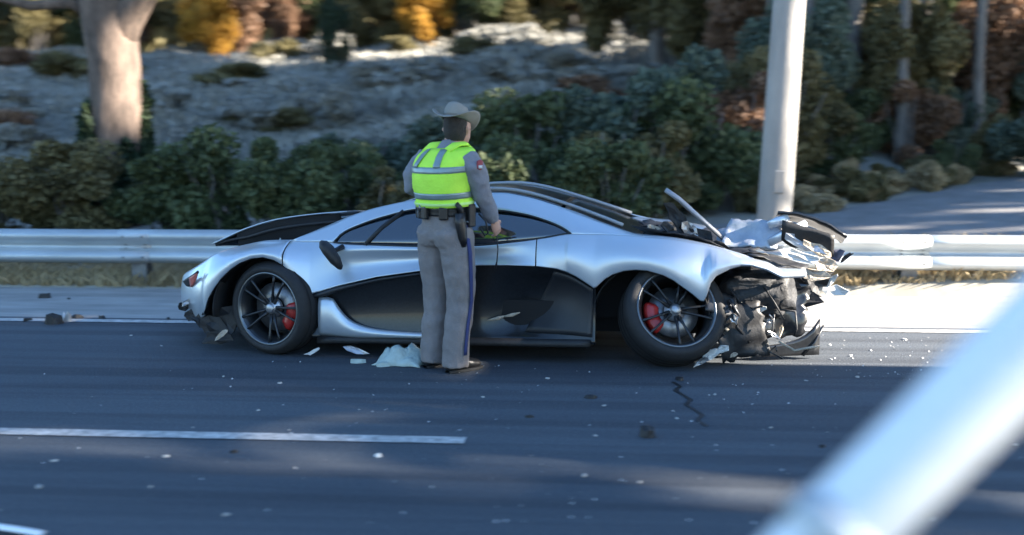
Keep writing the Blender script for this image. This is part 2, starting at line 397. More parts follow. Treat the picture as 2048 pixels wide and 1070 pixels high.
# hedge right behind the rail
hx = -11.6; k = 0
while hx < 0.4:
    yy = 13.5 + R0.uniform(-.3, .5)
    if -6.35 < hx < -5.35: hx = -5.35
    gap = R0.random()
    bush('hedge_shrub', ('dark green leafy' if gap < .72 else 'olive brown leafy') + ' shrub in the hedge ' + ('left of the big forked tree' if hx < -6.9 else 'at the foot of the big forked tree' if hx < -5.9 else 'between the big tree and the officer' if hx < -1.6 else 'behind the car roof'), 'shrub', 'hedge shrubs behind the guardrail', hx, yy, R0.uniform(.78, .98), L_HEDGE if gap < .72 else L_OLIVE, SHRUB[k % 4], SHST[k % 2], sz=R0.uniform(.62, .84))
    hx += R0.uniform(.62, .95); k += 1
for x, y, s, sz, lm in [(0.6, 14.2, 1.0, .95, L_OLIVE), (1.3, 15.3, 1.15, 1.05, L_HEDGE), (0.2, 15.4, 1.1, 1.12, L_TEAL), (-0.9, 15.2, 1.05, 1.0, L_HEDGE), (2.0, 16.4, 1.1, 1.15, L_RUST), (1.0, 16.8, 1.2, 1.2, L_TEAL), (-2.1, 15.4, 1.0, .92, L_TEAL), (2.7, 17.2, 1.1, 1.1, L_OLIVE), (-3.4, 15.6, 1.0, .8, L_TEAL)]:
    bush('verge_shrub', {L_OLIVE: 'olive brown shrub on the verge', L_HEDGE: 'dark green shrub on the verge', L_TEAL: 'blue green shrub on the verge', L_RUST: 'rust brown shrub on the verge'}[lm] + (' just left of the lamp pole' if x > 1.1 else ' behind the car roof' if x > -.5 else ' right behind the officer' if x > -2.5 else ' left of the officer'), 'shrub', 'shrubs behind the wreck', x, y, s, lm, SHRUB[k % 4], SHST[k % 2], sz=sz); k += 1
# pale grey brush all over the rising bank
for i in range(70):
    x = R0.uniform(-20, 5); y = R0.uniform(17.5, 35)
    if x < -0.56 * y - 1 or (x > 1.5 and y < 25): continue
    lm = L_TWIG if R0.random() < .8 else (L_OLIVE if R0.random() < .6 else L_RUST)
    bush('dry_brush', {L_TWIG: 'pale grey leafless', L_OLIVE: 'low olive', L_RUST: 'low rust brown'}[lm] + ' brush on the ' + ('foot' if y < 23 else 'middle' if y < 29 else 'top') + ' of the rising bank', 'brush', 'dry brush on the bank', x, y, R0.uniform(.8, 1.5), lm, BRUSH[i % 3], sz=R0.uniform(.5, .95))
# trees and tall shrubs along the crest
lab = {L_RUST: 'rust brown', L_OLIVE: 'olive', L_TEAL: 'blue green', L_HEDGE: 'dark green', L_GOLD: 'golden yellow', L_DARK: 'deep evergreen'}
for i in range(34):
    x = -25 + i * 1.22 + R0.uniform(-.5, .5); y = 36.5 + R0.uniform(-1.5, 3.0)
    lm = R0.choice([L_RUST, L_OLIVE, L_OLIVE, L_HEDGE, L_RUST, L_TEAL])
    bush('crest_bush', 'tall %s bush on the crest of the bank' % lab[lm], 'bush', 'tall bushes on the crest of the bank', x, y, R0.uniform(.9, 1.2), lm, TALL[i % 4], SHST[i % 2], sz=R0.uniform(.75, 1.15))
for i in range(18):
    x = -28 + i * 2.5 + R0.uniform(-.8, .8); y = 41 + R0.uniform(-1.5, 4)
    lm = R0.choice([L_RUST, L_OLIVE, L_HEDGE, L_OLIVE])
    tree('crest_tree', 'tall tree with %s leaves behind the crest of the bank' % lab[lm], 'trees behind the crest', x, y, R0.uniform(.9, 1.2), lm, i)
bush('golden_bush', 'sunlit golden yellow autumn bush on the crest of the bank', 'bush', None, -11.9, 34.6, .85, L_GOLD, TALL[1], SHST[0], sz=.60)
bush('gold_sapling', 'small golden sapling beside the dark conifer on the crest', 'bush', None, -5.4, 35.0, .9, L_GOLD, TALL[2], SHST[1], sz=.62)
bush('conifer', 'narrow deep green conifer standing before the crest', 'conifer', None, -6.9, 30.0, .42, L_DARK, TALL[3], SHST[0], sz=.62)
# wood on the right, beyond the side road
for i, (x, y, s, sz, lm) in enumerate([(3.2, 18.6, .8, .75, L_TEAL), (4.0, 20.6, .9, .95, L_HEDGE), (5.1, 19.6, .85, .72, L_OLIVE), (5.9, 21.4, .95, .95, L_HEDGE), (6.9, 20.8, .9, .85, L_RUST), (7.7, 20.2, .85, .75, L_TEAL), (8.6, 21.8, 1.0, 1.0, L_HEDGE), (9.6, 22.0, 1.0, .9, L_TEAL), (3.0, 22.5, 1.0, 1.05, L_RUST), (4.6, 23.4, 1.0, 1.2, L_OLIVE), (6.4, 24.0, 1.05, 1.25, L_RUST), (7.9, 24.0, 1.05, 1.2, L_HEDGE), (9.4, 24.6, 1.1, 1.3, L_DARK), (10.8, 24, 1.1, 1.2, L_RUST), (2.2, 25, 1.1, 1.1, L_OLIVE), (3.8, 26.4, 1.1, 1.3, L_HEDGE), (5.6, 27, 1.2, 1.35, L_OLIVE), (7.4, 27.4, 1.2, 1.4, L_DARK), (9.2, 27.8, 1.2, 1.4, L_HEDGE), (11.2, 27.5, 1.2, 1.4, L_DARK), (0.6, 27.5, 1.1, 1.1, L_OLIVE), (2.3, 29, 1.2, 1.3, L_RUST)]):
    bush('understory_bush', '%s bush %s, beyond the side road' % (lab[lm], 'at the front of the wood' if y < 21.9 else 'halfway into the wood' if y < 25 else 'deep in the wood'), 'bush', 'understory of the wood', x, y, s, lm, TALL[i % 4], SHST[i % 2], sz=sz)
for i, (x, y) in enumerate([(3.35, 18.8), (6.25, 19.4), (7.3, 19.8), (2.9, 19.6), (4.9, 18.9), (8.1, 20.6)]):
    tree('thin_wood_tree', 'slim grey trunk among the bushes of the wood', 'slim trunks of the wood', x, y, 1, L_OLIVE, i, M_GREYBARK, sc=(.5, .5, .95))
for i, (x, y, s) in enumerate([(4.31, 20, .98), (5.48, 20, 1.0), (3.0, 24.5, 1.0), (6.6, 23.2, 1.0), (8.0, 23, 1.1), (9.6, 24.0, 1.1), (7.2, 26, 1.1), (5.0, 26, 1.2), (1.4, 27, 1.0), (11.5, 26, 1.2), (12.6, 22.5, 1.0)]):
    lm = [L_HEDGE, L_RUST, L_OLIVE, L_DARK][i % 4]
    tree('wood_tree', ('bare grey trunk standing at the edge of the wood' if i < 2 else 'trunk deeper in the wood with %s crown' % lab[lm]), 'trees of the right wood', x, y, s, lm, i, M_GREYBARK, sc=(s * .95, s * .95, s))
for x, y, s, lm in [(6.6, 17.6, .8, L_TEAL), (7.3, 18.3, .7, L_RUST), (6.2, 18.4, .55, L_OLIVE), (5.3, 17.6, .45, L_HEDGE)]:
    bush('roadside_bush', '%s bush overhanging the far edge of the side road' % lab[lm], 'bush', 'bushes at the side road edge', x, y, s, lm, SHRUB[k % 4], SHST[k % 2]); k += 1
for i in range(17):
    x = 2.4 + i * .42 + R0.uniform(-.2, .2); y = edge_line_y(x) + R0.uniform(1.6, 4.2); lm = R0.choice([L_HEDGE, L_TEAL, L_OLIVE, L_HEDGE, L_RUST])
    bush('wood_edge_shrub', 'low %s shrub filling the foot of the wood above the weed verge' % lab[lm], 'shrub', 'low shrubs at the foot of the wood', x, y, R0.uniform(.7, 1.0), lm, SHRUB[i % 4], SHST[i % 2], sz=R0.uniform(.55, 1.0))
for i in range(26):
    x = 2.3 + i * 0.16 + R0.uniform(-.2, .2); y = edge_line_y(x) + R0.uniform(.1, 1.5)
    bush('verge_grass_tuft', 'tuft of dry weeds along the far edge of the side road', 'weeds', 'weed tufts on the far verge', x, y, R0.uniform(.25, .45), L_GRASS if i % 3 else L_OLIVE, BRUSH[i % 3], sz=R0.uniform(.25, .5))
# far woodland as one mass
fw = leaf_mesh('far_woodland', 26000, 60, 6, 10, 0.9, 400, lumps=90, base=8, spread=0.16)
o = link('far_woodland', fw, L_OLIVE, None, (-4, 60, 4)); tag(o, 'brown and olive woodland far behind the crest', 'woodland', kind='stuff')

# the big roadside tree on the left, ivy on its foot
bt = empty('big_roadside_tree', (-6.45, 15.0, hgt(-6.45, 15.0))); tag(bt, 'thick forked tree trunk catching warm sun patches behind the rail', 'tree')
V, F = [], []
tubeg([(0, 0, -.3), (-.03, 0, .3), (0, 0, 1.0), (.03, 0, 1.7), (.02, 0, 2.2), (-.02, 0, 2.7), (-.12, 0, 3.3), (-.25, .1, 4.2), (-.3, .2, 5.5), (-.2, .2, 7)], [.52, .42, .37, .345, .335, .36, .33, .27, .2, .1], 22, V, F)
tubeg([(.02, 0, 2.3), (.22, -.05, 2.72), (.52, -.1, 3.1), (.95, -.1, 3.6), (1.5, -.2, 4.6), (1.9, -.2, 6)], [.24, .235, .20, .17, .12, .06], 16, V, F)
tubeg([(-.1, 0, 2.75), (-.5, -.1, 2.95), (-1.0, -.2, 2.9), (-1.6, -.2, 3.05), (-2.4, -.2, 3.5)], [.10, .08, .065, .05, .03], 10, V, F)
tubeg([(-.15, 0, 3.2), (-.5, .2, 3.7), (-1.1, .4, 4.5), (-1.5, .4, 5.6)], [.2, .17, .12, .06], 12, V, F)
obj('trunk', V, F, M_BARK, bt)
rg = np.random.default_rng(5)
def ivy(n, zmax):
    me = leaf_mesh('ivy', n, 1, 1, 1, 0.10, 9, lumps=10)
    co = np.empty(n * 12); me.vertices.foreach_get('co', co); co = co.reshape(n, 4, 3)
    cen = co.mean(1, keepdims=True); a = rg.random(n) * 6.283; up_ = .70 + .28 * np.sin(a * 2 + 1) + .22 * np.sin(a * 5); z = zmax * up_ * rg.random(n) ** 1.0; r = .35 + .13 * rg.random(n) * (.4 + .6 * np.sin(z * 6 + a * 3) ** 2)
    new = np.stack([r * np.cos(a), r * np.sin(a), z], 1)[:, None, :]
    me.vertices.foreach_set('co', (co - cen + new).ravel()); me.update(); return me
link('ivy', ivy(4200, 1.62), L_IVY, bt)
link('crown', leaf_mesh('big_crown', 9000, 4.0, 3.2, 2.4, 0.17, 77, lumps=34, base=6.3, spread=.24), L_OLIVE, bt)

# dry grass below and behind the rail
def blades(name, n, x0, x1, y0, y1, h, seed, wd=0.012):
    rg = np.random.default_rng(seed)
    x = rg.uniform(x0, x1, n); y = y0 + (y1 - y0) * rg.random(n)
    cl = np.array([mnoise.noise(Vector((a * 1.3, b * 1.3, seed))) for a, b in zip(x, y)])
    hh = h * (0.45 + 0.6 * rg.random(n)) * (0.75 + 0.9 * cl)
    z = np.array([hgt(a, b) for a, b in zip(x, y)])
    an = rg.random(n) * 6.283; le = rg.normal(0, .6, (n, 2)) * hh[:, None]
    p = np.stack([x, y, z], 1); s = np.stack([np.cos(an), np.sin(an), np.zeros(n)], 1) * wd
    tip = p + np.stack([le[:, 0], le[:, 1], hh], 1); mid = p + np.stack([le[:, 0] * .35, le[:, 1] * .35, hh * .6], 1)
    Vv = np.stack([p - s, p + s, mid + s * .7, tip, mid - s * .7], 1).reshape(-1, 3)
    me = bpy.data.meshes.new(name); me.from_pydata(Vv.tolist(), [], (np.arange(n)[:, None] * 5 + np.arange(5)).tolist()); me.update(); return me
tag(link('dry_grass', blades('dry_grass', 30000, -9, 9, 11.05, 12.3, .17, 3), L_GRASS), 'strip of dry tan grass under the guardrail', 'grass', kind='stuff')
def scrub(name, n, x0, x1, y0, y1, h, size, seed, aspect=2.4):
    rg = np.random.default_rng(seed); me = leaf_mesh(name, n, 1, 1, 1, size, seed, lumps=8, aspect=aspect)
    co = np.empty(n * 12); me.vertices.foreach_get('co', co); co = co.reshape(n, 4, 3); cen = co.mean(1, keepdims=True)
    y = y0 + (y1 - y0) * rg.random(n) ** .8; x = rg.uniform(x0, x1, n) * (.45 + .55 * y / y1); x = np.where((x > 1.0) & (y < 27), x - 9, x)
    z = np.array([hgt(a, b) + h * max(0.05, .5 + 1.3 * mnoise.noise(Vector((a * .45, b * .45, seed)))) * c for a, b, c in zip(x, y, rg.random(n))])
    me.vertices.foreach_set('co', (co - cen + np.stack([x, y, z], 1)[:, None, :]).ravel()); me.update(); return me
tag(link('bank_scrub', scrub('bank_scrub', 130000, -21, 8, 15.5, 38, .42, .055, 6, 4.0), L_TWIG), 'pale grey dead scrub covering the rising bank', 'scrub', kind='stuff')

# ------------------------------------------------------------------ guardrail
gr = empty('guardrail', (0, 11.06, 0)); tag(gr, 'long galvanised steel W-beam guardrail running behind the wrecked car', 'guardrail')
prof = [(0.005, .600), (-.006, .590), (-.035, .580), (-.060, .560), (-.066, .535), (-.060, .512), (-.030, .478), (.010, .452), (.016, .432), (.010, .412), (-.030, .386), (-.060, .352), (-.066, .328), (-.060, .304), (-.035, .284), (-.006, .274), (.005, .264)]
for k in range(-4, 6):
    x0 = -4.6 + 3.81 * k; zz = R0.uniform(-.004, .004); off = -.004 * (k % 2)
    V, F = gridg([[(x, p[0] + off, p[1] + zz) for p in prof] for x in np.linspace(x0 - .16, x0 + 3.81 + .16, 9)])
    b = solid(obj('rail_beam', V, F, M_GALV, gr), 0.004)
    for (bx, bz) in [(x0 + dx, z) for dx in (-.1, .1) for z in (.535, .452, .41, .328)]:
        yb = -.07 if bz in (.535, .328) else .008
        V, F = tubeg([(bx, yb + off, bz), (bx, yb - .012 + off, bz)], [.014, .010], 8); obj('bolt', V, F, M_POST, b)
for k in range(-8, 11):
    x = -4.6 + 1.905 * k
    zb = .30 if k % 2 else .28
    V, F = [], []
    boxg(x, .075, .14, .15, .010, .88, V, F); boxg(x, .155, .14, .010, .15, .88, V, F); boxg(x, .235, .14, .15, .010, .88, V, F)
    p = obj('post', V, F, M_POST, gr, smooth=False)
    box('blockout', (x, .045, .44), (.10, .045, .26), M_POST, p, bev=.006)

# ------------------------------------------------------------------ lamp pole
lp = empty('lamp_pole', (1.90, 12.4, hgt(1.9, 12.4))); tag(lp, 'thick pale grey lamp pole leaning slightly, behind the smashed rear of the car', 'lamp pole')
lp.rotation_euler = (0, rad(2.4), 0)
tube('shaft', [(0, 0, -.3), (0, 0, .2), (0, 0, 3), (0, 0, 6), (0, 0, 9)], [.186, .183, .165, .14, .11], M_CONC, lp, 28)
tube('base_collar', [(0, 0, -.2), (0, 0, .16), (0, 0, .20)], [.24, .24, .2], M_CONC, lp, 28)
tube('lamp_arm', [(0, 0, 8.8), (0, -.5, 9.3), (0, -1.4, 9.6), (0, -2.2, 9.65)], [.05, .05, .045, .04], M_GALV, lp)
box('lamp_head', (0, -2.5, 9.62), (.26, .7, .14), M_GALV, lp, bev=.04)
box('hand_hole_cover', (0, -.178, .75), (.11, .03, .24), M_CONC, lp, bev=.01)

# ------------------------------------------------------------------ wrecked sports car (x to the tail, near side -y, origin under the front axle)
car = empty('wrecked_sports_car', (-2.203, 8.765, 0), rad(-4.6))
tag(car, 'wrecked silver mid-engine sports car with smashed rear and popped front lid, beside the officer', 'car')
W = pchip([(-1.11, .03), (-1.07, .26), (-1.0, .44), (-.9, .59), (-.8, .70), (-.6, .855), (-.4, .93), (0, .958), (.4, .925), (.7, .912), (1.1, .93), (1.6, .95), (2.2, .975), (2.8, .985), (3.2, .965), (3.5, .92), (3.7, .86)])
ZT = pchip([(-1.11, .42), (-.95, .50), (-.8, .555), (-.607, .635), (-.463, .705), (-.245, .765), (-.079, .795), (.079, .800), (.30, .800), (.56, .789), (1.03, .784), (1.457, .797), (1.744, .829), (1.948, .86), (2.123, .888), (2.33, .886), (2.582, .872), (2.803, .855), (2.998, .824), (3.193, .774), (3.321, .736), (3.43, .708), (3.52, .668), (3.68, .668)])
ZB_pts = [(-1.11, .24), (-.95, .22), (-.8, .20), (-.66, .21), (-.57, .25), (-.53, .31), (-.49, .394), (-.44, .465), (-.375, .545), (-.30, .612), (-.23, .657), (-.14, .692), (-.05, .703), (.03, .685), (.09, .65), (.15, .60), (.20, .545), (.245, .485), (.274, .443), (.35, .463), (.494, .508), (.761, .573), (1.082, .625), (1.489, .672), (1.69, .677), (1.893, .674), (2.029, .660), (2.10, .640), (2.162, .611), (2.225, .572), (2.281, .535), (2.30, .545), (2.353, .597), (2.41, .632), (2.482, .656), (2.56, .665), (2.64, .661), (2.745, .632), (2.81, .600), (2.875, .554), (2.94, .508), (2.99, .466), (3.012, .462), (3.03, .50), (3.054, .585), (3.09, .635), (3.18, .682), (3.25, .702), (3.318, .702), (3.42, .672), (3.52, .620), (3.68, .625)]
ZBx = [p[0] for p in ZB_pts]; ZBz = [p[1] for p in ZB_pts]
ZB = lambda x: float(np.interp(x, ZBx, ZBz))
DROP = pchip([(-1.11, .02), (-.9, .08), (-.6, .13), (0, .18), (.3, .13), (.6, .07), (1.0, .05), (1.6, .055), (2.2, .10), (2.8, .18), (3.4, .15), (3.7, .05)])
SCOOP = pchip([(-1.11, 0), (.1, 0), (.35, .03), (.65, .055), (1.1, .05), (1.7, .03), (2.1, .0), (3.7, 0)])
def nx_(x): return x if x > -.5 else -.5 + (x + .5) * .83      # the nose is pushed back a little
def side(x, t):
    zb, zt = ZB(x), ZT(x)
    z = zb + (zt - zb) * t
    s = math.sin(math.pi * t) ** 1.0
    y = W(x) - DROP(x) * t ** 3 - SCOOP(x) * math.sin(math.pi * min(1, t * 1.12)) + (0.012 * s if SCOOP(x) == 0 else 0)
    if x < -.55: y -= .05 * (1 - t) ** 2
    return (nx_(x), -y, z)
def yb(x): return W(x) - DROP(x)
def mirror(o):
    pass
def both(name, fn_rows, m, th=.006, flip=False, parent=None):
    out = []
    for s in (1, -1):
        rows = [[(p[0], p[1] * s, p[2]) for p in r] for r in fn_rows]
        V, F = gridg(rows, flip=(flip if s == 1 else not flip))
        o = obj(name, V, F, m, parent or car); solid(o, th, 0); out.append(o)
    return out
def xsamp(a, b, step=.02):
    s = set(np.round(np.arange(a, b, step), 4)) | {a, b} | {x for x in ZBx if a < x < b}
    return sorted(s)
NT = [0, .03, .08, .16, .25, .35, .45, .55, .65, .74, .82, .88, .93, .97, 1.0]
def panel(name, a, b, m=M_SILVER):
    return both(name, [[side(x, t) for t in NT] for x in xsamp(a, b)], m)
panel('front_fender', -1.11, .088)
panel('door_shell', .096, 1.88)
panel('rear_fender', 1.888, 3.68)
# rolled arch lips, dark inner edge
def lip(a, b, off):
    rows = []
    for x in xsamp(a, b, .03):
        z = ZB(x); y = W(x); rows.append([(x, -(y - off), z - .002), (x, -(y - .03 - off), z - .004), (x, -(y - .14), z - .01)])
    return rows
both('front_arch_lip', lip(-.56, .27, .004), M_BLACK, .004)
both('rear_arch_lip', lip(2.29, 2.99, .004), M_BLACK, .004)
both('tail_opening_lip', lip(3.02, 3.66, .004), M_ALU, .004)
# inner slope of the front fenders and nose top
both('fender_top', [[(nx_(x), -(yb(x) + (.50 * min(1, yb(x) / .6) - yb(x)) * t), ZT(x) + .012 * math.sin(math.pi * t) - .10 * t * t * min(1, (x + 1.11) / .3)) for t in (0, .08, .2, .4, .6, .8, 1)] for x in xsamp(-1.10, .34, .04)], M_SILVER)
# rear haunch top sloping to the engine deck
both('haunch_top', [[(x, -(yb(x) * (1 - t) + .50 * t), ZT(x) + .015 * math.sin(math.pi * t) - (.05 + .10 * sstep((x - 2.5) / .8)) * t * t) for t in (0, .06, .15, .3, .5, .75, 1)] for x in xsamp(2.45, 3.34, .04)], M_SILVER)
# roof pillars and glass
ZR = pchip([(.08, .801), (.18, .838), (.295, .887), (.547, .992), (.685, 1.034), (.961, 1.092), (1.3, 1.135), (1.584, 1.147), (1.78, 1.118), (1.989, 1.060), (2.127, 1.020), (2.334, .948), (2.50, .895), (2.62, .868)])
YR = pchip([(.08, .80), (.295, .71), (.547, .665), (.961, .625), (1.5, .605), (2.0, .625), (2.33, .70), (2.62, .80)])
WT = pchip([(.42, .800), (.47, .862), (.566, .912), (.773, .984), (1.006, 1.036), (1.3, 1.052), (1.615, 1.034), (1.795, 1.008), (1.931, .972), (2.06, .925), (2.124, .889)])
def gh(x, z, inset=0):
    a, b = ZT(x), max(ZR(x), ZT(x) + .004); f = min(max((z - a) / (b - a), 0), 1)
    f2 = f ** 1.25
    return (x, -(yb(x) * (1 - f2) + YR(x) * f2 - inset), z)
def wt(x): return WT(x) if .42 < x < 2.124 else ZT(x)
both('roof_pillar', [[gh(x, wt(x) + (max(ZR(x), ZT(x) + .004) - wt(x)) * t) for t in (0, .15, .4, .65, .85, 1)] for x in xsamp(.085, 2.60, .03)], M_SILVER, .008)
wx = xsamp(.43, 2.115, .03)
win = both('side_window', [[gh(x, ZT(x) + .004 + (WT(x) - ZT(x) - .006) * t, .012) for t in (0, .2, .4, .6, .8, 1)] for x in wx], M_GLASS, .004)
for s, wo_ in zip((1, -1), win):
    top = [gh(x, WT(x) - .004, .002) for x in wx]; bot = [gh(x, ZT(x) + .004, .002) for x in wx][::-1]
    tube('window_seal', [(p[0], p[1] * s, p[2]) for p in top + bot + top[:1]], .008, M_BLACK, wo_, 6)
    a = gh(.66, ZT(.66), .004); b = gh(.90, WT(.90), .004)
    V, F = tubeg([(a[0], a[1] * s, a[2]), ((a[0] + b[0]) / 2 - .02, (a[1] + b[1]) / 2 * s, (a[2] + b[2]) / 2), (b[0], b[1] * s, b[2])], [.02, .018, .016], 8); obj('quarter_post', V, F, M_BLACK, wo_)
# roof skin, windscreen, engine cover
ZC = pchip([(.34, .80), (.55, .93), (.9, 1.09), (1.2, 1.165), (1.482, 1.188), (1.693, 1.168), (1.918, 1.118), (2.138, 1.045), (2.36, .975), (2.582, .885), (2.9, .80), (3.2, .73)])
def arch_rows(a, b, ymax, inset, step=.05):
    return [[(x, ymax(x) * u, (max(ZR(x), ZT(x)) - inset) + (ZC(x) - max(ZR(x), ZT(x))) * (1 - u * u)) for u in np.linspace(-1, 1, 13)] for x in np.arange(a, b + .001, step)]
V, F = gridg(arch_rows(.40, 1.10, lambda x: YR(x), .006)); solid(obj('windscreen', V, F, M_GLASS, car), .005)
V, F = gridg(arch_rows(1.11, 2.02, lambda x: YR(x), .010)); solid(obj('roof_panel', V, F, M_CARBON, car), .008)
V, F = gridg(arch_rows(2.03, 2.62, lambda x: YR(x) * (.98 - .25 * sstep((x - 2.2) / .5)), .022)); solid(obj('engine_cover', V, F, M_CARBON, car), .008)
# pale roof rails beside the dark channel
for s in (1, -1):
    tube('roof_rail', [(x, s * (YR(x) - .14), ZC(x) * .35 + ZR(x) * .65 + .012) for x in np.linspace(1.2, 2.45, 14)], .013, mat('grey trim', (.30, .31, .33), .4), car, 8)
# lower dark side: door inset, intake panel, sill
def low(x, t, rec):
    zt = ZB(x) + .012; zb = .125 + .015 * sstep((x - .4) / 1.5); z = zb + (zt - zb) * t
    sc_ = .10 * math.exp(-((x - (1.72 + .28 * t)) / .24) ** 2) * math.sin(math.pi * min(1, t * 1.05)) ** .7
    return (x, -(W(x) - rec - .035 * math.sin(math.pi * t) - sc_), z)
both('door_lower', [[low(x, t, .045) for t in (0, .06, .15, .3, .5, .7, .85, .95, 1)] for x in xsamp(.27, 2.29, .04)], M_CARBON)
both('side_intake_panel', [[(lambda p: (p[0], p[1] * 1.0 - .012, p[2]))(low(1.80 + .20 * t + (2.27 - 1.80 - .20 * t) * u, .12 + .80 * t, .045)) for t in np.linspace(0, 1, 12)] for u in np.linspace(0, 1, 12)], M_SATIN)
BT = pchip([(.335, .420), (.423, .416), (.49, .324), (.569, .250), (.691, .208), (.849, .190), (1.2, .182), (1.7, .186)])
BB = pchip([(.335, .15), (.62, .136), (.849, .142), (1.2, .150), (1.7, .168)])
bl = both('side_blade', [[(x, -(W(x) + .004 - .03 * abs(2 * t - 1) ** 3), BB(x) + (BT(x) - BB(x)) * t) for t in (0, .1, .25, .5, .75, .9, 1)] for x in np.linspace(.335, 1.32, 30)], M_SILVER, .012)
both('sill_skirt', [[(x, -(W(x) - .01 - .02 * t), .085 + .018 * x + .05 * t) for t in (0, .5, 1)] for x in np.linspace(.32, 2.26, 20)], M_BLACK, .02)
# slash trim below the silver edge, hooked at its nose end
for s in (1, -1):
    tube('slash_trim', [(x, -s * (W(x) - .012), ZB(x) - .022) for x in np.linspace(.285, 1.1, 14)], [.010 + .012 * math.exp(-((i - 2) / 2.5) ** 2) for i in range(14)], M_SATIN, car, 8)
for i, (x, z) in enumerate([(1.60, .300), (1.70, .325)]):
    V, F = tubeg([(x - .06, -.905, z - .015), (x + .02, -.918, z + .004), (x + .07, -.905, z + .02)], [.004, .014, .004], 6); obj('scuffed_chip', V, F, M_BEIGE, car)
# headlights, nose slot
for s in (1, -1):
    P = []
    rows = [[(nx_(-.86 + .26 * u), -s * (W(-.86 + .26 * u) - .02 * v + .006), (ZT(-.86 + .26 * u) - .055) - (.015 + .055 * math.sin(math.pi * min(1, u * 1.1))) * v) for v in (0, .25, .5, .75, 1)] for u in np.linspace(0, 1, 10)]
    V, F = gridg(rows); h = solid(obj('headlight', V, F, M_BLACK, car), .012)
    V, F = gridg([[(p[0] + .012, p[1] - s * .010, p[2] - .004) for p in r[0:5]] for r in rows[4:9]]); solid(obj('lamp_lens', V, F, M_PINK if s == 1 else M_LENS, h), .014)
V, F = gridg([[(-1.02 + .25 * u * u * 1.4, .62 * u, z) for u in np.linspace(-1, 1, 11)] for z in (.20, .26, .33)]); solid(obj('nose_intake', V, F, M_BLACK, car), .02)
# front bay floor and bulkhead
box('front_bay', (-.16, 0, .48), (.95, 1.0, .10), M_DARKIN, car)
box('bulkhead', (.34, 0, .66), (.06, 1.20, .34), M_DARKIN, car)
for s in (1, -1):
    box('bay_wall', (-.02, s * .50, .60), (.70, .03, .20), M_DARKIN, car)
tube('fluid_reservoir', [(-.10, -.42, .60), (-.10, -.42, .80), (-.06, -.42, .83), (.0, -.42, .835)], [.05, .05, .032, .02], M_PALE, car, 12)
tube('washer_hose', [(-.3, -.40, .6), (-.35, -.38, .72), (-.2, -.35, .77), (.05, -.36, .74), (.2, -.3, .8)], .016, M_BLACK, car, 8)
# popped lid: silver skin, dark frame beneath, dark wedge of liner
LZ = pchip([(-.66, .735), (-.362, .862), (-.072, .942), (.25, .985), (.44, 1.000)])
lw = lambda x: .42 + .12 * sstep((x + .66) / .7)
V, F = gridg([[(x, lw(x) * u, LZ(x) + .012 * (1 - u * u) - .045 * (u + 1)) for u in np.linspace(-1, 1, 15)] for x in np.linspace(-.66, .42, 22)])
lid = solid(obj('front_lid', V, F, M_SILVER, car), .008)
V, F = gridg([[(x, lw(x) * .97 * u, LZ(x) - .02 + .01 * (1 - u * u) - .045 * (u + 1) - .05 * sstep((x + .62) / .3)) for u in np.linspace(-1, 1, 11)] for x in np.linspace(-.64, .38, 16)])
solid(obj('lid_liner', V, F, M_BLACK, lid), .02)
for s in (1, -1):
    rows = [[(x, s * (lw(x) * .96), LZ(x) - .012 - (.09 if s == 1 else 0)), (x + .01, s * (lw(x) * .90), max(.66, LZ(x) - .10 - .04 * math.sin(x * 9))), (x + .02, s * (lw(x) * .86), .60)] for x in np.linspace(-.46, .38, 18)]
    V, F = gridg(rows); solid(obj('torn_liner', V, F, M_DARKIN, lid), .006)
# broken mirror hanging on the near door, whole one on the far door
for s, (dz, tilt) in ((1, (-.035, 35)), (-1, (0, 0))):
    V, F = [], []
    tubeg([(.50, -s * .86, .775), (.47, -s * .93, .79 + dz), (.44, -s * 1.0, .80 + dz)], [.020, .018, .02], 8, V, F)
    mr = obj('mirror_arm', V, F, M_BLACK, car)
    V, F = tubeg([(.385, -s * 1.0, .86 + dz), (.405, -s * 1.0, .84 + dz), (.44, -s * 1.0, .80 + dz), (.49, -s * 1.0, .73 + dz), (.525, -s * 1.0, .68 + dz), (.53, -s * 1.0, .665 + dz)], [.015, .05, .062, .055, .03, .01], 10, ell=[(1, .7)] * 6)
    obj('mirror_shell', V, F, M_BLACK, mr)
# floor tub, seats, wheel
box('floor_tub', (1.28, 0, .27), (1.95, 1.66, .30), M_DARKIN, car)
box('front_chassis', (-.18, 0, .30), (1.3, .96, .30), M_DARKIN, car)
box('rear_chassis', (2.75, 0, .38), (1.1, 1.0, .44), M_DARKIN, car)
box('rear_bulkhead', (2.12, 0, .62), (.12, 1.5, .52), M_DARKIN, car)
M_SEAT = mat('seat cloth', (.035, .035, .04), .8, var=.2)
for y in (-.36, .36):
    V, F = [], []
    tubeg([(.95, y, .46), (1.2, y, .44), (1.48, y, .46)], [.19, .22, .2], 12, V, F, ell=[(1.1, .4)] * 3)
    tubeg([(1.45, y, .44), (1.56, y, .65), (1.66, y, .86), (1.70, y, 1.0)], [.22, .24, .22, .13], 12, V, F, ell=[(1.1, .35), (1.1, .35), (1.05, .32), (1, .4)])
    obj('seat', V, F, M_SEAT, car)
V, F = [], []
tubeg([(.62, -.78, .74), (.62, 0, .80), (.62, .78, .74)], [.10, .13, .10], 12, V, F); obj('dashboard', V, F, M_SEAT, car)
V, F = tubeg([(.84 + .05 * math.sin(a), -.36 + .17 * math.cos(a), .80 + .17 * math.sin(a)) for a in np.linspace(0, 6.283, 25)], [.016] * 25, 8); obj('steering_wheel', V, F, M_BLACK, car)

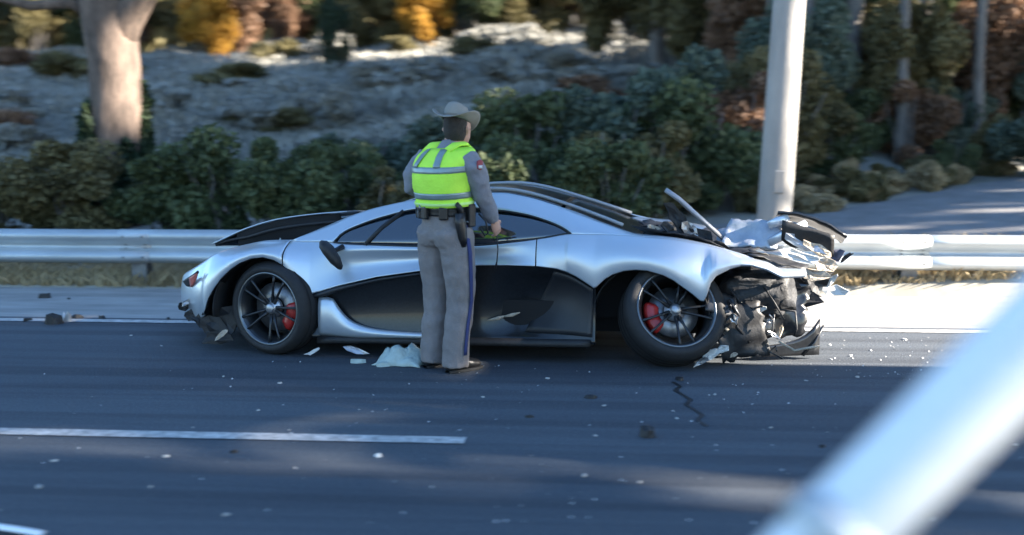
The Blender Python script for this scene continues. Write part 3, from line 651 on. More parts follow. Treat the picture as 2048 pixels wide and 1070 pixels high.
# wheels
def wheel(name_label, c, R, wd, rimr, yaw, camber, s, cal_ang):
    """face towards -y for s=1"""
    wroot = None
    rot = Matrix.Rotation(yaw, 4, 'Z') @ Matrix.Rotation(camber, 4, 'X')
    if s < 0: rot = rot @ Matrix.Rotation(math.pi, 4, 'Z')
    h = wd / 2
    V, F = latheg([(rimr + .012, -h + .012), (rimr + .016, -h + .004), (rimr + .002, -h + .010), (rimr - .016, -h + .03), (rimr - .03, -h + .07), (rimr - .035, h - .04), (rimr + .01, h - .006)], 64)
    rim = obj('wheel', V, F, M_RIM, car); rim.matrix_local = Matrix.Translation(c) @ rot
    rim['label'] = name_label
    t = [(rimr + .004, -h + .016), (rimr + .018, -h - .001), ((R + rimr) / 2, -h - .012), (R - .030, -h - .002), (R - .010, -h + .018), (R, -h + .045), (R + .002, 0), (R, h - .045), (R - .010, h - .018), (R - .030, h), ((R + rimr) / 2, h + .01), (rimr + .01, h - .01)]
    V, F = latheg(t, 72); obj('tyre', V, F, M_RUBBER, rim)
    for gy in (-.06, 0, .06):
        V, F = latheg([(R + .0045, gy - .004), (R + .0015, gy), (R + .0045, gy + .004)], 72); obj('tread_groove', V, F, M_DARKIN, rim)
    V, F = latheg([(rimr + .018, -h + .002), (rimr + .012, -h - .004), (rimr + .003, -h + .001), (rimr - .004, -h + .012)], 64); obj('rim_lip', V, F, M_LIP, rim)
    for k in range(10):
        a = 2 * math.pi * k / 10 + .12 * (1 if k % 2 else -1) + .2
        ca, sa = math.cos(a), math.sin(a)
        V, F = tubeg([(.045 * ca, -h + .055, .045 * sa), (.12 * ca, -h + .034, .12 * sa), ((rimr - .05) * ca, -h + .022, (rimr - .05) * sa), ((rimr + .002) * ca, -h + .018, (rimr + .002) * sa)], [.016, .0095, .0085, .013], 8, up=(0, 1, 0))
        obj('spoke', V, F, M_RIM, rim)
    V, F = latheg([(.001, -h + .018), (.028, -h + .018), (.033, -h + .026), (.040, -h + .05), (.075, -h + .055), (.07, -h + .09)], 24); obj('hub_cap', V, F, M_ALU, rim)
    V, F = latheg([(.07, -h + .105), (.175, -h + .105), (.175, -h + .135), (.07, -h + .135)], 40); obj('brake_disc', V, F, M_DISC, rim)
    rows = []
    for aa in np.linspace(-.62, .62, 12):
        a = cal_ang + aa; ca, sa = math.cos(a), math.sin(a); e = .012 * (1 if abs(aa) > .55 else 0)
        rows.append([(r * ca, y, r * sa) for r, y in [(.105 + e, -h + .085 + e), (.120 + e, -h + .066 + e), (.185 - e, -h + .062 + e), (.205 - e, -h + .08 + e), (.205 - e, -h + .15), (.105 + e, -h + .15)]])
    V, F = gridg(rows, True); k0 = len(V); F.append(list(range(6))[::-1]); F.append([k0 - 6 + j for j in range(6)])
    obj('brake_caliper', V, F, M_RED, rim)
    return rim
wheel('steered dark front wheel with red caliper', (0.0, -.835, .333), .333, .235, .245, rad(-17), rad(0), 1, -.35)
wheel('far front wheel', (0.0, .835, .333), .333, .235, .245, rad(-17), 0, -1, -.35)
wheel('rear wheel folded outwards under the crushed arch', (2.80, -.84, .350), .35, .30, .255, rad(16), rad(-25), 1, math.pi + .25)
wheel('far rear wheel', (2.74, .82, .35), .35, .30, .255, 0, 0, -1, math.pi)
for nm, cx, r in (('front_wheel_well', -.03, .43), ('rear_wheel_well', 2.66, .40)):
    for s in (1, -1):
        rows = [[(cx + r * math.cos(a), -s * y, .30 + r * math.sin(a)) for a in np.linspace(-.1, math.pi + .1, 20)] for y in (.90, .72, .56)]
        V, F = gridg(rows); solid(obj(nm, V, F, M_DARKIN, car), .01)
        V, F = gridg([[(cx + q * r * math.cos(a), -s * .56, .30 + q * r * math.sin(a)) for a in np.linspace(-.1, math.pi + .1, 20)] for q in (1, .02)]); obj(nm + '_wall', V, F, M_DARKIN, car)

# ---- wreckage: torn, bent shards that still hang on the car
def shard(name, c, sx, sy, rot, m, seed, parent, th=.008, n=9, bend=.25, jag=.45):
    rr = random.Random(seed); V = [Vector((0, 0, rr.uniform(-1, 1) * bend * min(sx, sy) * .5))]; F = []
    inner = []; outer = []
    for k in range(n):
        a = 2 * math.pi * k / n + rr.uniform(-.2, .2); q = 1 - jag * rr.random()
        for lst, f in ((inner, .5), (outer, 1)):
            x, y = math.cos(a) * sx * q * f / 2 * (1.15), math.sin(a) * sy * q * f / 2 * (1.15)
            lst.append(Vector((x, y, rr.uniform(-1, 1) * bend * min(sx, sy) * .5 * f + bend * x * x / max(sx, .01))))
    V += inner + outer
    for k in range(n):
        j = (k + 1) % n; F.append([0, 1 + k, 1 + j]); F.append([1 + k, 1 + n + k, 1 + n + j, 1 + j])
    o = obj(name, V, F, m, parent, smooth=False, loc=c, rot=tuple(rad(v) for v in rot)); solid(o, th, 0); return o
def crumple(name, origin, ux, uy, nx, ny, amp, m, seed, parent, th=.006, jag=.25):
    rr = random.Random(seed); ux, uy = Vector(ux), Vector(uy); nn = ux.cross(uy).normalized(); rows = []
    je = [[1 + jag * rr.uniform(-1, .6) for _ in range(max(nx, ny) + 1)] for _ in range(4)]
    for j in range(ny + 1):
        row = []
        for i in range(nx + 1):
            u, v = i / nx - .5, j / ny - .5
            u2 = u * (je[0][j] if u < 0 else je[1][j]); v2 = v * (je[2][i] if v < 0 else je[3][i])
            p = Vector(origin) + ux * u2 + uy * v2
            d = amp * (1.1 * mnoise.noise(p * 4.2 + Vector((seed, 0, 0))) + .9 * abs(mnoise.noise(p * 7.5 + Vector((0, seed, 0)))) + .06 * rr.uniform(-1, 1))
            row.append(p + nn * d)
        rows.append(row)
    V, F = gridg(rows); o = obj(name, V, F, m, parent, smooth=True); solid(o, th); return o
# broken engine deck between roof and tail
M_WRECK = mat('scraped composite', (.016, .017, .020), .6, var=.5, vscale=14, bump=.4, bscale=25)
M_WRECKS = mat('scraped silver', (.36, .39, .44), .45, metal=.4, var=.15, vscale=8, bump=.35, bscale=18)
crumple('engine_deck_debris', (2.98, -.05, .80), (.80, 0, -.12), (.0, .95, .02), 16, 14, .075, M_WRECK, 3, car)
crumple('torn_edge_strip', (3.05, -.62, .80), (.95, .05, -.20), (0, .16, -.05), 20, 4, .03, M_BLACK, 8, car)
crumple('torn_tail_edge', (3.50, -.66, .705), (.40, .06, -.10), (0, .20, .03), 10, 4, .03, M_BLACK, 18, car)
tube('wing_strut', [(2.735, -.30, 1.165), (2.83, -.30, 1.10), (2.96, -.30, .985), (3.15, -.31, .82)], [.040, .042, .040, .036], mat('grey strut', (.33, .33, .35), .5, metal=.3, var=.15), car, 8, ell=[(1.0, .45)] * 4)
for i, (c, sx, sy, rot, m) in enumerate([
    ((2.80, -.30, .99), .22, .10, (80, 55, 10), M_BLACK), ((2.85, -.28, .92), .20, .12, (75, 70, 0), M_WRECK), ((2.78, -.25, .88), .20, .12, (60, 20, 30), M_BLACK),
    ((2.92, -.30, .87), .18, .10, (80, 50, 20), M_ALU), ((3.00, -.28, .84), .22, .10, (70, 30, 0), M_WRECK), ((2.70, -.22, .86), .18, .09, (60, 10, 60), M_WRECK),
    ((2.88, -.33, .80), .16, .05, (90, 40, 0), M_ALU), ((2.66, -.30, .87), .14, .08, (80, 20, 30), M_BEIGE)]):
    shard('broken_deck_piece', c, sx, sy, rot, m, 200 + i, car)
crumple('crumpled_rear_panel', (3.36, -.32, .855), (.40, 0, -.02), (.05, .10, .19), 14, 10, .040, M_WRECKS, 21, car, jag=.10)
crumple('crumpled_rear_panel', (3.24, -.28, .835), (.28, 0, .02), (.02, .08, .12), 10, 8, .035, M_WRECKS, 29, car, jag=.10)
for i, (a, b) in enumerate([((3.46, -.36, .92), (3.60, -.36, .985)), ((3.47, -.38, .80), (3.72, -.38, .945))]):
    V, F = tubeg([a, [(a[k] + b[k]) / 2 for k in range(3)], b], [.030, .034, .026], 8, ell=[(.35, 1)] * 3); obj('bent_louvre', V, F, mat('bright strip', (.62, .66, .72), .3, metal=.5), car)
rows = [[(3.50 + .50 * u, -.34 + .5 * v, 1.00 + .02 * math.sin(3 * u) - .16 * u ** 1.7 - .13 * v - .02 * mnoise.noise(Vector((u * 5, v * 5, 1)))) for v in np.linspace(-.08, .5, 6)] for u in np.linspace(.05, 1, 14)]
V, F = gridg(rows); solid(obj('broken_wing', V, F, M_CARBON, car), .018)
rows = [[(3.55 + .36 * u, -.42 + .03 * v, .965 - .10 * u - (.14 + .03 * math.sin(7 * u)) * v) for v in np.linspace(0, 1, 5)] for u in np.linspace(0, 1, 12)]
V, F = gridg(rows); solid(obj('wing_underside', V, F, M_BLACK, car), .012)
for i, (c, sx, sy, rot, m) in enumerate([
    ((3.70, -.40, .80), .30, .10, (80, 25, 0), M_WRECKS), ((3.80, -.40, .76), .24, .08, (85, 30, 0), M_BEIGE), ((3.66, -.46, .72), .34, .09, (80, 12, 0), M_PALE),
    ((3.92, -.35, .71), .15, .13, (85, -20, 10), mat('violet grey plastic', (.09, .09, .13), .5)), ((4.0, -.34, .70), .13, .03, (85, -40, 0), M_BLACK), ((3.85, -.42, .66), .22, .12, (75, 10, 0), M_BEIGE),
    ((3.74, -.48, .60), .30, .10, (80, 8, 0), M_BEIGE), ((3.60, -.52, .62), .26, .10, (80, -6, 0), M_ALU), ((3.82, -.38, .56), .16, .22, (85, 60, 0), M_BLACK),
    ((3.70, -.40, .50), .30, .22, (80, 20, 0), M_WRECK), ((3.52, -.50, .53), .34, .20, (85, 5, 0), M_BLACK), ((3.90, -.36, .53), .13, .05, (85, -55, 0), M_PALE),
    ((3.93, -.36, .47), .17, .09, (80, 5, 0), M_PALE), ((3.42, -.55, .50), .30, .16, (85, -20, 0), M_BLACK), ((3.30, -.60, .56), .16, .05, (85, -30, 0), M_BEIGE),
    ((3.24, -.62, .53), .14, .05, (85, 50, 0), M_BEIGE), ((3.62, -.44, .42), .40, .22, (82, 12, 0), M_WRECK)]):
    shard('tail_wreckage', c, sx, sy, rot, m, 300 + i, car, bend=.3)
# tail: smashed bumper core, fender corner, dangling skirts
def lump(name, c, s, seed, m, amp=.12, n=3):
    bm = bmesh.new(); bmesh.ops.create_icosphere(bm, subdivisions=n, radius=.5)
    for v in bm.verts:
        p = v.co.copy(); q = Vector([math.copysign(abs(a * 2) ** .55, a) / 2 for a in p]); d = 1 + amp * (mnoise.noise(p * 5 + Vector((seed, 0, 0))) + .7 * mnoise.noise(p * 11 + Vector((0, seed, 0))))
        v.co = Vector((q.x * s[0], q.y * s[1], q.z * s[2])) * d
    me = bpy.data.meshes.new(name); bm.to_mesh(me); bm.free(); me.polygons.foreach_set('use_smooth', [True] * len(me.polygons)); return link(name, me, m, car, c)
lump('bumper_core', (3.38, -.10, .46), (.55, 1.35, .36), 3, M_WRECK, .14, 4)
lump('gearbox_case', (3.25, -.30, .30), (.55, .7, .34), 5, M_BLACK, .25)
crumple('fender_corner', (3.13, -.85, .43), (.20, .05, -.07), (.02, .08, .15), 9, 7, .02, M_RIM, 33, car, jag=.15)
crumple('hanging_bumper_skin', (3.48, -.55, .34), (.50, .12, .02), (.04, .04, .38), 14, 12, .06, M_CARBON, 41, car, jag=.10)
crumple('hanging_bumper_skin', (3.26, -.80, .24), (.32, .10, .06), (-.08, .0, .38), 12, 10, .05, M_BLACK, 47, car, jag=.12)
rows = [[(3.42 + .40 * u, -.62 + .14 * u, .03 + (.07 + .05 * u + .13 * u ** 5) * v) for v in np.linspace(0, 1, 6)] for u in np.linspace(0, 1, 10)]
V, F = gridg(rows); solid(obj('rear_diffuser', V, F, M_CARBON, car), .02)
V, F = tubeg([(3.70, -.50, .03), (3.78, -.48, .12), (3.85, -.46, .235)], [.05, .045, .012], 8, ell=[(1, .3)] * 3); obj('diffuser_fin', V, F, M_CARBON, car)
for i, (x, y, z, sx, sy, ang, m) in enumerate([(3.40, -.74, .38, .10, .05, 25, M_PALE), (3.38, -.76, .27, .10, .045, 25, M_PALE), (3.30, -.80, .20, .10, .035, 40, M_PALE), (3.17, -.88, .40, .07, .05, 60, M_RIM),
    (3.06, -.94, .10, .17, .07, 32, M_PALE), (3.14, -.92, .13, .10, .06, 28, M_PALE), (3.00, -.96, .05, .12, .05, 30, M_ALU), (3.22, -.88, .09, .07, .03, 30, M_BEIGE), (3.46, -.7, .30, .06, .05, 10, M_ALU), (3.22, -.86, .33, .06, .08, 20, M_ALU), (3.10, -.92, .20, .16, .03, 38, M_RIM), (3.12, -.90, .26, .18, .03, 38, M_RIM), (3.16, -.88, .32, .16, .025, 42, M_RIM), (3.55, -.58, .22, .10, .03, 80, M_BEIGE), (3.5, -.6, .18, .12, .03, -30, M_ALU)]):
    shard('hanging_fragment', (x, y, z), sx, sy, (90, -ang, 0), m, 500 + i, car, th=.012, bend=.35)
for i in range(16):
    a = Vector((R0.uniform(3.1, 3.6), R0.uniform(-.85, -.5), R0.uniform(.1, .55))); P = [a]
    for q in range(3): P.append(P[-1] + Vector((R0.uniform(-.04, .12), R0.uniform(-.03, .03), R0.uniform(-.12, .04))))
    if P[-1].z < .02: continue
    tube('dangling_cable', P, R0.uniform(.004, .012), R0.choice([M_BLACK, M_ALU, M_RIM, M_BEIGE]), car, 6)
# front splitter torn under the front wheel
for i, (c, sx, sy, rot) in enumerate([((-.50, -.82, .16), .26, .16, (85, 20, 10)), ((-.44, -.86, .10), .24, .12, (80, -10, 10)), ((-.40, -.80, .20), .22, .26, (88, 40, 0)), ((-.60, -.80, .20), .16, .10, (80, 40, 0)), ((-.70, -.74, .24), .12, .08, (80, -20, 0))]):
    shard('torn_splitter', c, sx, sy, rot, M_BLACK, 600 + i, car, bend=.2)
shard('torn_splitter', (-.40, -.90, .13), .14, .04, (80, -35, 10), M_BEIGE, 620, car)
shard('nose_shard', (-.77, -.72, .30), .09, .08, (80, 30, 40), M_BLACK, 621, car); shard('nose_shard', (-.74, -.74, .33), .08, .04, (80, -30, 40), M_ALU, 622, car)
shard('sill_splinter', (.30, -.96, .035), .13, .03, (60, -25, 0), M_PALE, 630, car); shard('sill_splinter', (.62, -.97, .06), .20, .05, (60, 15, 0), M_ALU, 631, car)
# ------------------------------------------------------------------ officer
OF = empty('person', (-.985, 7.44, 0.0), rad(-40))
tag(OF, 'officer in lime reflective vest, broad tan hat and grey trousers standing by the car door', 'person')
M_SHIRT = mat('grey uniform shirt', (.20, .20, .225), .85, var=.12, vscale=10, bump=.25, bscale=90)
M_TROUS = mat('grey taupe trousers', (.200, .180, .175), .85, var=.14, vscale=9, bump=.25, bscale=90)
M_LIME = mat('lime vest', (.56, .92, .06), .75, var=.07, vscale=7, bump=.2, bscale=60)
M_REFL = mat('reflective tape', (.24, .30, .30), .35, metal=.3, var=.1, vscale=20)
M_TRIM = mat('pale lime trim', (.58, .85, .26), .7)
M_SKIN = mat('skin', (.46, .26, .185), .5, var=.08, vscale=20)
M_HAIR = mat('dark hair', (.022, .016, .012), .7, bump=.5, bscale=150)
M_LEATH = mat('black leather', (.012, .012, .013), .35, var=.3, vscale=30)
M_HAT = mat('tan felt hat', (.25, .235, .205), .9, var=.08, vscale=12)
M_STRIPE = mat('navy stripe', (.028, .038, .13), .8)
# torso rings: z, half width, half depth, shift towards the front
TR = [(.90, .172, .125, .00), (.98, .178, .125, .00), (1.06, .165, .118, .0), (1.14, .172, .122, -.012), (1.22, .188, .132, -.022), (1.30, .202, .138, -.022), (1.38, .210, .132, -.008), (1.44, .198, .110, .020), (1.475, .13, .085, .04), (1.495, .075, .07, .055)]
def tr(z):
    zz = [t[0] for t in TR]; return tuple(float(np.interp(z, zz, [t[k] for t in TR])) for k in (1, 2, 3))
def ring(z, off=0, n=40, tilt=.10):
    rx, ry, dy = tr(z)
    return [((rx + off) * math.copysign(abs(math.cos(a)) ** .85, math.cos(a)), dy + (ry + off) * math.copysign(abs(math.sin(a)) ** .9, math.sin(a)), z + tilt * (dy + ry * math.sin(a)) * 0.6) for a in [2 * math.pi * j / n for j in range(n)]]
def capped(rows, V, F):
    k = len(V); n = len(rows[0]); gridg(rows, True, V, F); F.append([k + j for j in range(n)][::-1]); k2 = k + (len(rows) - 1) * n; F.append([k2 + j for j in range(n)])
ARM = {1: [(.185, .015, 1.415), (.235, .03, 1.35), (.235, .075, 1.26), (.225, .115, 1.18), (.222, .175, 1.09), (.212, .235, .995)],
       -1: [(-.185, .015, 1.415), (-.235, -.01, 1.36), (-.262, -.05, 1.28), (-.272, -.065, 1.215), (-.225, .05, 1.17), (-.13, .17, 1.145)]}
# --- body: one continuous skin
V, F = [], []
capped([ring(z, -.03) for z in np.linspace(.90, 1.46, 9)], V, F)
tubeg([(0, .05, 1.44), (0, .065, 1.50), (0, .085, 1.56)], [.062, .058, .058], 14, V, F)
HC = Vector((0, .105, 1.595)); HR = Matrix.Rotation(rad(24), 3, 'Z')      # head turned towards the car
hp = [(-.118, .02, .35), (-.10, .03, .62), (-.06, .03, .86), (0, .01, 1.0), (.05, 0, 1.0), (.09, -.005, .82), (.115, -.01, .45), (.125, -.01, .1)]
tubeg([HC + Vector((0, p[1] * .6, p[0])) for p in hp], [.098 * p[2] for p in hp], 20, V, F, ell=[(.80, 1.0)] * 8)
tubeg([HC + HR @ Vector(q) for q in ((0, .085, .02), (0, .108, -.02), (0, .112, -.035), (0, .09, -.045))], [.010, .014, .016, .010], 8, V, F)
for s in (-1, 1):
    tubeg([HC + HR @ Vector(q) for q in ((s * .072, -.012, .028), (s * .086, -.02, .0), (s * .078, -.008, -.03))], [.010, .016, .008], 8, V, F, ell=[(.6, 1)] * 3)
for s in (1, -1):
    A = [Vector(p) for p in ARM[s]]; tubeg(A, [.048, .044, .042, .040, .036, .028], 12, V, F)
    wv = (A[-1] - A[-2]).normalized(); palm0 = A[-1]; inn = Vector((-s, 0, 0)); 
    fwd = wv; across = fwd.cross(inn).normalized(); 
    if s == -1: inn = Vector((0, .2, -1)).normalized(); across = fwd.cross(inn).normalized()
    palm1 = palm0 + fwd * .085
    tubeg([palm0 - fwd * .01, palm0 + fwd * .03, palm0 + fwd * .07, palm1], [.028, .040, .042, .036], 12, V, F, up=tuple(inn), ell=[(1, .55), (1, .42), (1, .40), (1, .4)])
    for k, ln in enumerate((.068, .078, .074, .058)):
        b = palm1 - fwd * .012 + across * (.030 - .020 * k)
        q1 = b + (fwd * .8 + inn * .25).normalized() * ln * .5; q2 = q1 + (fwd * .35 + inn * .9).normalized() * ln * .35; q3 = q2 + (inn * .9 - fwd * .35).normalized() * ln * .25
        tubeg([b, q1, q2, q3], [.0098, .0092, .0085, .007], 8, V, F)
    b = palm0 + fwd * .025 + across * .034
    tubeg([b, b + (across * .7 + fwd * .7 + inn * .3).normalized() * .035, b + (across * .5 + fwd * .9 + inn * .5).normalized() * .062], [.0125, .011, .0085], 8, V, F)
LEG = {1: [(.095, .0, .92), (.112, .0, .80), (.115, .015, .64), (.112, .03, .48), (.110, .0, .30), (.105, -.02, .09)], -1: [(-.095, .0, .92), (-.115, .0, .80), (-.122, .02, .64), (-.122, .035, .48), (-.122, .01, .30), (-.120, -.015, .09)]}
for s in (1, -1): tubeg(LEG[s], [.095, .088, .075, .058, .055, .042], 14, V, F)
link('body', fuse('body', V, F, .0065, 3), M_SKIN, OF)
for s in (-1, 1):
    V, F = latheg([(.001, -.011), (.008, -.008), (.011, 0), (.008, .008), (.001, .011)], 12); o = obj('eye', V, F, M_PALE, OF, loc=HC + HR @ Vector((s * .032, .083, .012)))
V, F = [], []
tubeg([HC + HR @ Vector(q) for q in ((0, -.028, -.075), (0, -.028, -.03), (0, -.02, .03), (0, -.014, .09), (0, 0, .128))], [.062, .078, .085, .075, .03], 20, V, F, ell=[(.96, 1)] * 5)
link('hair', fuse('hair', V, F, .008, 2), M_HAIR, OF)
# --- shirt, trousers
V, F = [], []
capped([ring(z, .0) for z in np.linspace(1.0, 1.49, 14)], V, F)
for s in (1, -1): tubeg(ARM[s], [.074, .074, .068, .063, .056, .043], 16, V, F)
tubeg([(0, .045, 1.46), (0, .065, 1.51)], [.075, .068], 16, V, F)
link('shirt', fuse('shirt', V, F, .011, 5, .009, .12, 3), M_SHIRT, OF)
V, F = [], []
capped([ring(z, .004, tilt=.04) for z in (.88, .92, .97, 1.02, 1.07)], V, F)
tubeg([(.085, -.025, .93), (.09, -.02, .84)], [.125, .11], 16, V, F); tubeg([(-.085, -.025, .93), (-.09, -.02, .84)], [.125, .11], 16, V, F)
for s in (1, -1):
    P = [Vector(p) for p in LEG[s]]; P[0].z = .95; P.append(P[-1] + Vector((0, -.002, -.055)))
    tubeg(P, [.118, .112, .102, .092, .088, .086, .090], 18, V, F)
link('trousers', fuse('trousers', V, F, .011, 6, .009, .13, 8), M_TROUS, OF)
# side stripe on the outer seam
for s in (1, -1):
    P = [Vector(p) for p in LEG[s]]; P[0].z = .98; rr_ = [.098, .118, .108, .098, .093, .091]
    rows = []
    pt = []
    for i in range(len(P) - 1):
        for q in range(6): t = q / 6; pt.append((P[i].lerp(P[i + 1], t), rr_[i] * (1 - t) + rr_[i + 1] * t))
    for p, r in pt:
        rows.append([(p.x + s * (r + .003) * math.cos(a), p.y + (r + .003) * math.sin(a), p.z) for a in (-.13, -.06, 0, .06, .13)])
    V, F = gridg(rows); solid(obj('trouser_stripe', V, F, M_STRIPE, OF), .006)
# --- shoes
for s in (1, -1):
    x = LEG[s][-1][0]; V, F = [], []
    tubeg([(x, -.085, .045), (x, -.05, .05), (x, .03, .05), (x + s * .01, .10, .042), (x + s * .015, .165, .034), (x + s * .015, .19, .03)], [.03, .046, .046, .048, .042, .02], 14, V, F, ell=[(1, .95), (.9, 1), (.9, 1), (1.0, .85), (1, .75), (1, .7)])
    tubeg([(x, -.03, .05), (x, -.03, .14)], [.048, .046], 12, V, F)
    sh = link('shoe', fuse('shoe', V, F, .009, 2), M_LEATH, OF)
    V, F = gridg([[(x + s * .006 * k + dx, -.09 + .056 * k, .004 + dz) for dx, dz in ((-w_, 0), (w_, 0), (w_, .016), (-w_, .016))] for k, w_ in enumerate((.02, .042, .042, .046, .044, .02))], True); obj('sole', V, F, M_RUBBER, sh, smooth=False)
# --- vest
VZ = list(np.linspace(1.10, 1.475, 16))
def vnoise(p, z): return .011 * mnoise.noise(Vector((p[0] * 9, p[1] * 9, z * 14)))
def vring(z, off):
    return [(p[0] * (1 + vnoise(p, z) * 4), p[1] * (1 + vnoise(p, z) * 4), p[2]) for p in ring(z, off, 56, .16)]
V, F = gridg([vring(z, .026 + .010 * (z < 1.13)) for z in VZ], True); vest = solid(obj('vest', V, F, M_LIME, OF), .006)
for z0, nm, m, hh, off in ((1.155, 'reflective_band', M_REFL, .040, .034), (1.325, 'reflective_band', M_REFL, .040, .034), (1.112, 'hem_trim', M_TRIM, .018, .041)):
    V, F = gridg([vring(z0 + hh * t, off) for t in np.linspace(0, 1, 4)], True); solid(obj(nm, V, F, m, vest), .003)
for s in (1, -1):
    rows = []
    for z in np.linspace(1.365, 1.475, 8):
        rx, ry, dy = tr(z); row = []
        for dx in (-.024, -.012, 0, .012, .024):
            x = s * (.105 - .03 * (z - 1.365) / .11) + dx; u = min(.98, abs(x) / (rx + .03))
            y = dy - (ry + .044) * (1 - u ** 2.2) ** .5; row.append((x, y, z + .16 * .6 * y))
        rows.append(row)
    V, F = gridg(rows); solid(obj('shoulder_band', V, F, M_REFL, vest), .004)
    # yoke over the shoulder and armhole binding
    V, F = tubeg([(s * .09, -.07, 1.455), (s * .10, .0, 1.495), (s * .105, .06, 1.50), (s * .10, .12, 1.46)], [.05, .055, .055, .05], 12, ell=[(1.0, .32)] * 4, up=(0, 0, 1))
    obj('vest_shoulder', V, F, M_LIME, vest)
V, F = gridg([[(.2465 + .002 * math.cos(3 * u) , .02 + .026 * u, 1.365 + (.034 - .010 * abs(u)) * v) for v in (-1, -.5, 0, .5, 1)] for u in (-1, -.6, 0, .6, 1)])
pt_ = obj('shoulder_patch', V, F, mat('red patch', (.24, .04, .05), .7), OF, loc=(.060, .0, .005)); solid(pt_, .005)
V, F = gridg([[(.2500 , .02 + .016 * u, 1.352 + .010 * v) for v in (-1, 1)] for u in (-1, 0, 1)]); solid(obj('patch_emblem', V, F, M_PALE, pt_), .006)
# --- belt with pouches, holster, radio
V, F = gridg([[(p[0], p[1], z) for p in ring(z, .016, 44, 0)] for z in (1.035, 1.048, 1.075, 1.088)], True); belt = solid(obj('duty_belt', V, F, M_LEATH, OF), .008)
def on_belt(a, off, z):
    rx, ry, dy = tr(1.06); return Vector(((rx + off) * math.cos(a), dy + (ry + off) * math.sin(a), z))
for i, a in enumerate((-2.5, -2.1, -1.75, -.95, .55)):
    p = on_belt(a, .035, 1.055); V, F = boxg(p.x, p.y, p.z, .062, .036, .085, rot=Matrix.Rotation(a + math.pi / 2, 3, 'Z')); pc = obj('pouch', V, F, M_LEATH, belt, smooth=False); bevel(pc, .010)
for i, a in enumerate((-2.3, -1.9)):
    p = on_belt(a, .048, 1.062); V, F = tubeg([p, p + Vector((0, 0, .05))], [.012, .012], 10); obj('key_clip', V, F, M_LIP, belt)
V, F = [], []
p = on_belt(-.30, .045, 1.03)
tubeg([p + Vector((0, -.01, .03)), p + Vector((0, -.005, -.04)), p + Vector((.004, .01, -.13)), p + Vector((.004, .02, -.19))], [.042, .044, .036, .022], 12, V, F, ell=[(.6, 1)] * 4)
hol = obj('holster', V, F, M_LEATH, belt)
V, F = tubeg([p + Vector((.005, .0, .02)), p + Vector((.01, -.02, .065)), p + Vector((.012, -.05, .09))], [.022, .020, .018], 8, ell=[(.7, 1)] * 3); obj('pistol_grip', V, F, M_BLACK, hol)
V, F = tubeg([p + Vector((.035, .02, -.03)), p + Vector((.036, .02, -.02))], [.010, .006], 8); obj('holster_stud', V, F, M_LIP, hol)
p = on_belt(.25, .04, 1.06); V, F = boxg(p.x, p.y, p.z - .02, .04, .06, .15); rd = obj('radio', V, F, M_BLACK, belt, smooth=False); bevel(rd, .008)
tube('radio_lead', [(.21, .10, 1.05), (.245, .13, 1.0), (.235, .16, .92), (.215, .15, .90), (.20, .12, .96)], .007, M_BLACK, belt, 6)
# --- hat
hat = empty('hat', HC + Vector((0, -.012, .062))); hat.parent = OF; hat.rotation_euler = (rad(-17), rad(3), rad(24))
rows = []
for q in np.linspace(0, 1, 8):
    row = []
    for a in [2 * math.pi * j / 44 for j in range(44)]:
        rx = .082 + (.155 - .082) * q; ry = .100 + (.175 - .100) * q
        z = q ** 1.5 * (.066 * math.cos(a) ** 2 - .030 * math.sin(a) ** 2) - .004
        row.append((rx * math.cos(a), ry * math.sin(a), z))
    rows.append(row)
V, F = gridg(rows, True); br = solid(obj('brim', V, F, M_HAT, hat), .005)
rows = []
for z, k in ((-.004, 1.0), (.02, .985), (.05, .95), (.078, .88), (.098, .76), (.106, .58), (.096, .35), (.082, .08)):
    rows.append([(.083 * k * math.cos(a), .100 * (.35 * k + .65 * min(1, k * 1.05)) * math.sin(a), z - .016 * (math.cos(a) ** 2) * (z > .06) * (1 - k * .6) + .012 * max(0, math.sin(a)) * (z / .1)) for a in [2 * math.pi * j / 44 for j in range(44)]])
V, F = gridg(rows, True); F.append([len(V) - 44 + j for j in range(44)]); obj('crown', V, F, M_HAT, hat)
V, F = gridg([[(.0855 * math.cos(a), .1025 * math.sin(a), z) for a in [2 * math.pi * j / 44 for j in range(44)]] for z in (0, .016)], True); obj('hat_band', V, F, mat('hat band', (.16, .14, .11), .6), hat)
# cord held in the lowered hand
hw = Matrix.Rotation(rad(-40), 3, 'Z') @ Vector((.175, .295, .915)) + Vector((-.985, 7.44, 0))
cd = tube('cord', [hw + Vector(d) for d in ((0, 0, .02), (.006, 0, -.04), (.012, 0, -.12), (.006, -.01, -.20), (-.004, -.01, -.245))], [.004, .004, .004, .005, .008], M_BLACK, None, 6)
tag(cd, 'thin dark cord hanging from the officer\'s lowered right hand', 'cord')
# ------------------------------------------------------------------ things lying on the road
def chunk(name, label, cat, group, x, y, sx, sy, h, m, seed, rz=None):
    rr = random.Random(seed); n = 7; V = []; F = []
    low_, up_ = [], []
    for k in range(n):
        a = 2 * math.pi * k / n + rr.uniform(-.3, .3); q = rr.uniform(.55, 1)
        low_.append((math.cos(a) * sx / 2 * q, math.sin(a) * sy / 2 * q, 0)); up_.append((math.cos(a) * sx / 2 * q * .8 + rr.uniform(-.1, .1) * sx, math.sin(a) * sy / 2 * q * .8, h * rr.uniform(.35, 1)))
    V = low_ + up_ + [(rr.uniform(-.1, .1) * sx, 0, h * rr.uniform(.6, 1.1))]
    for k in range(n): j = (k + 1) % n; F.append([k, j, n + j, n + k]); F.append([n + k, n + j, 2 * n])
    F.append(list(range(n))[::-1])
    o = obj(name, V, F, m, None, smooth=False, loc=(x, y, .001), rot=(0, 0, rr.random() * 6.28 if rz is None else rz))
    return tag(o, label, cat, group)
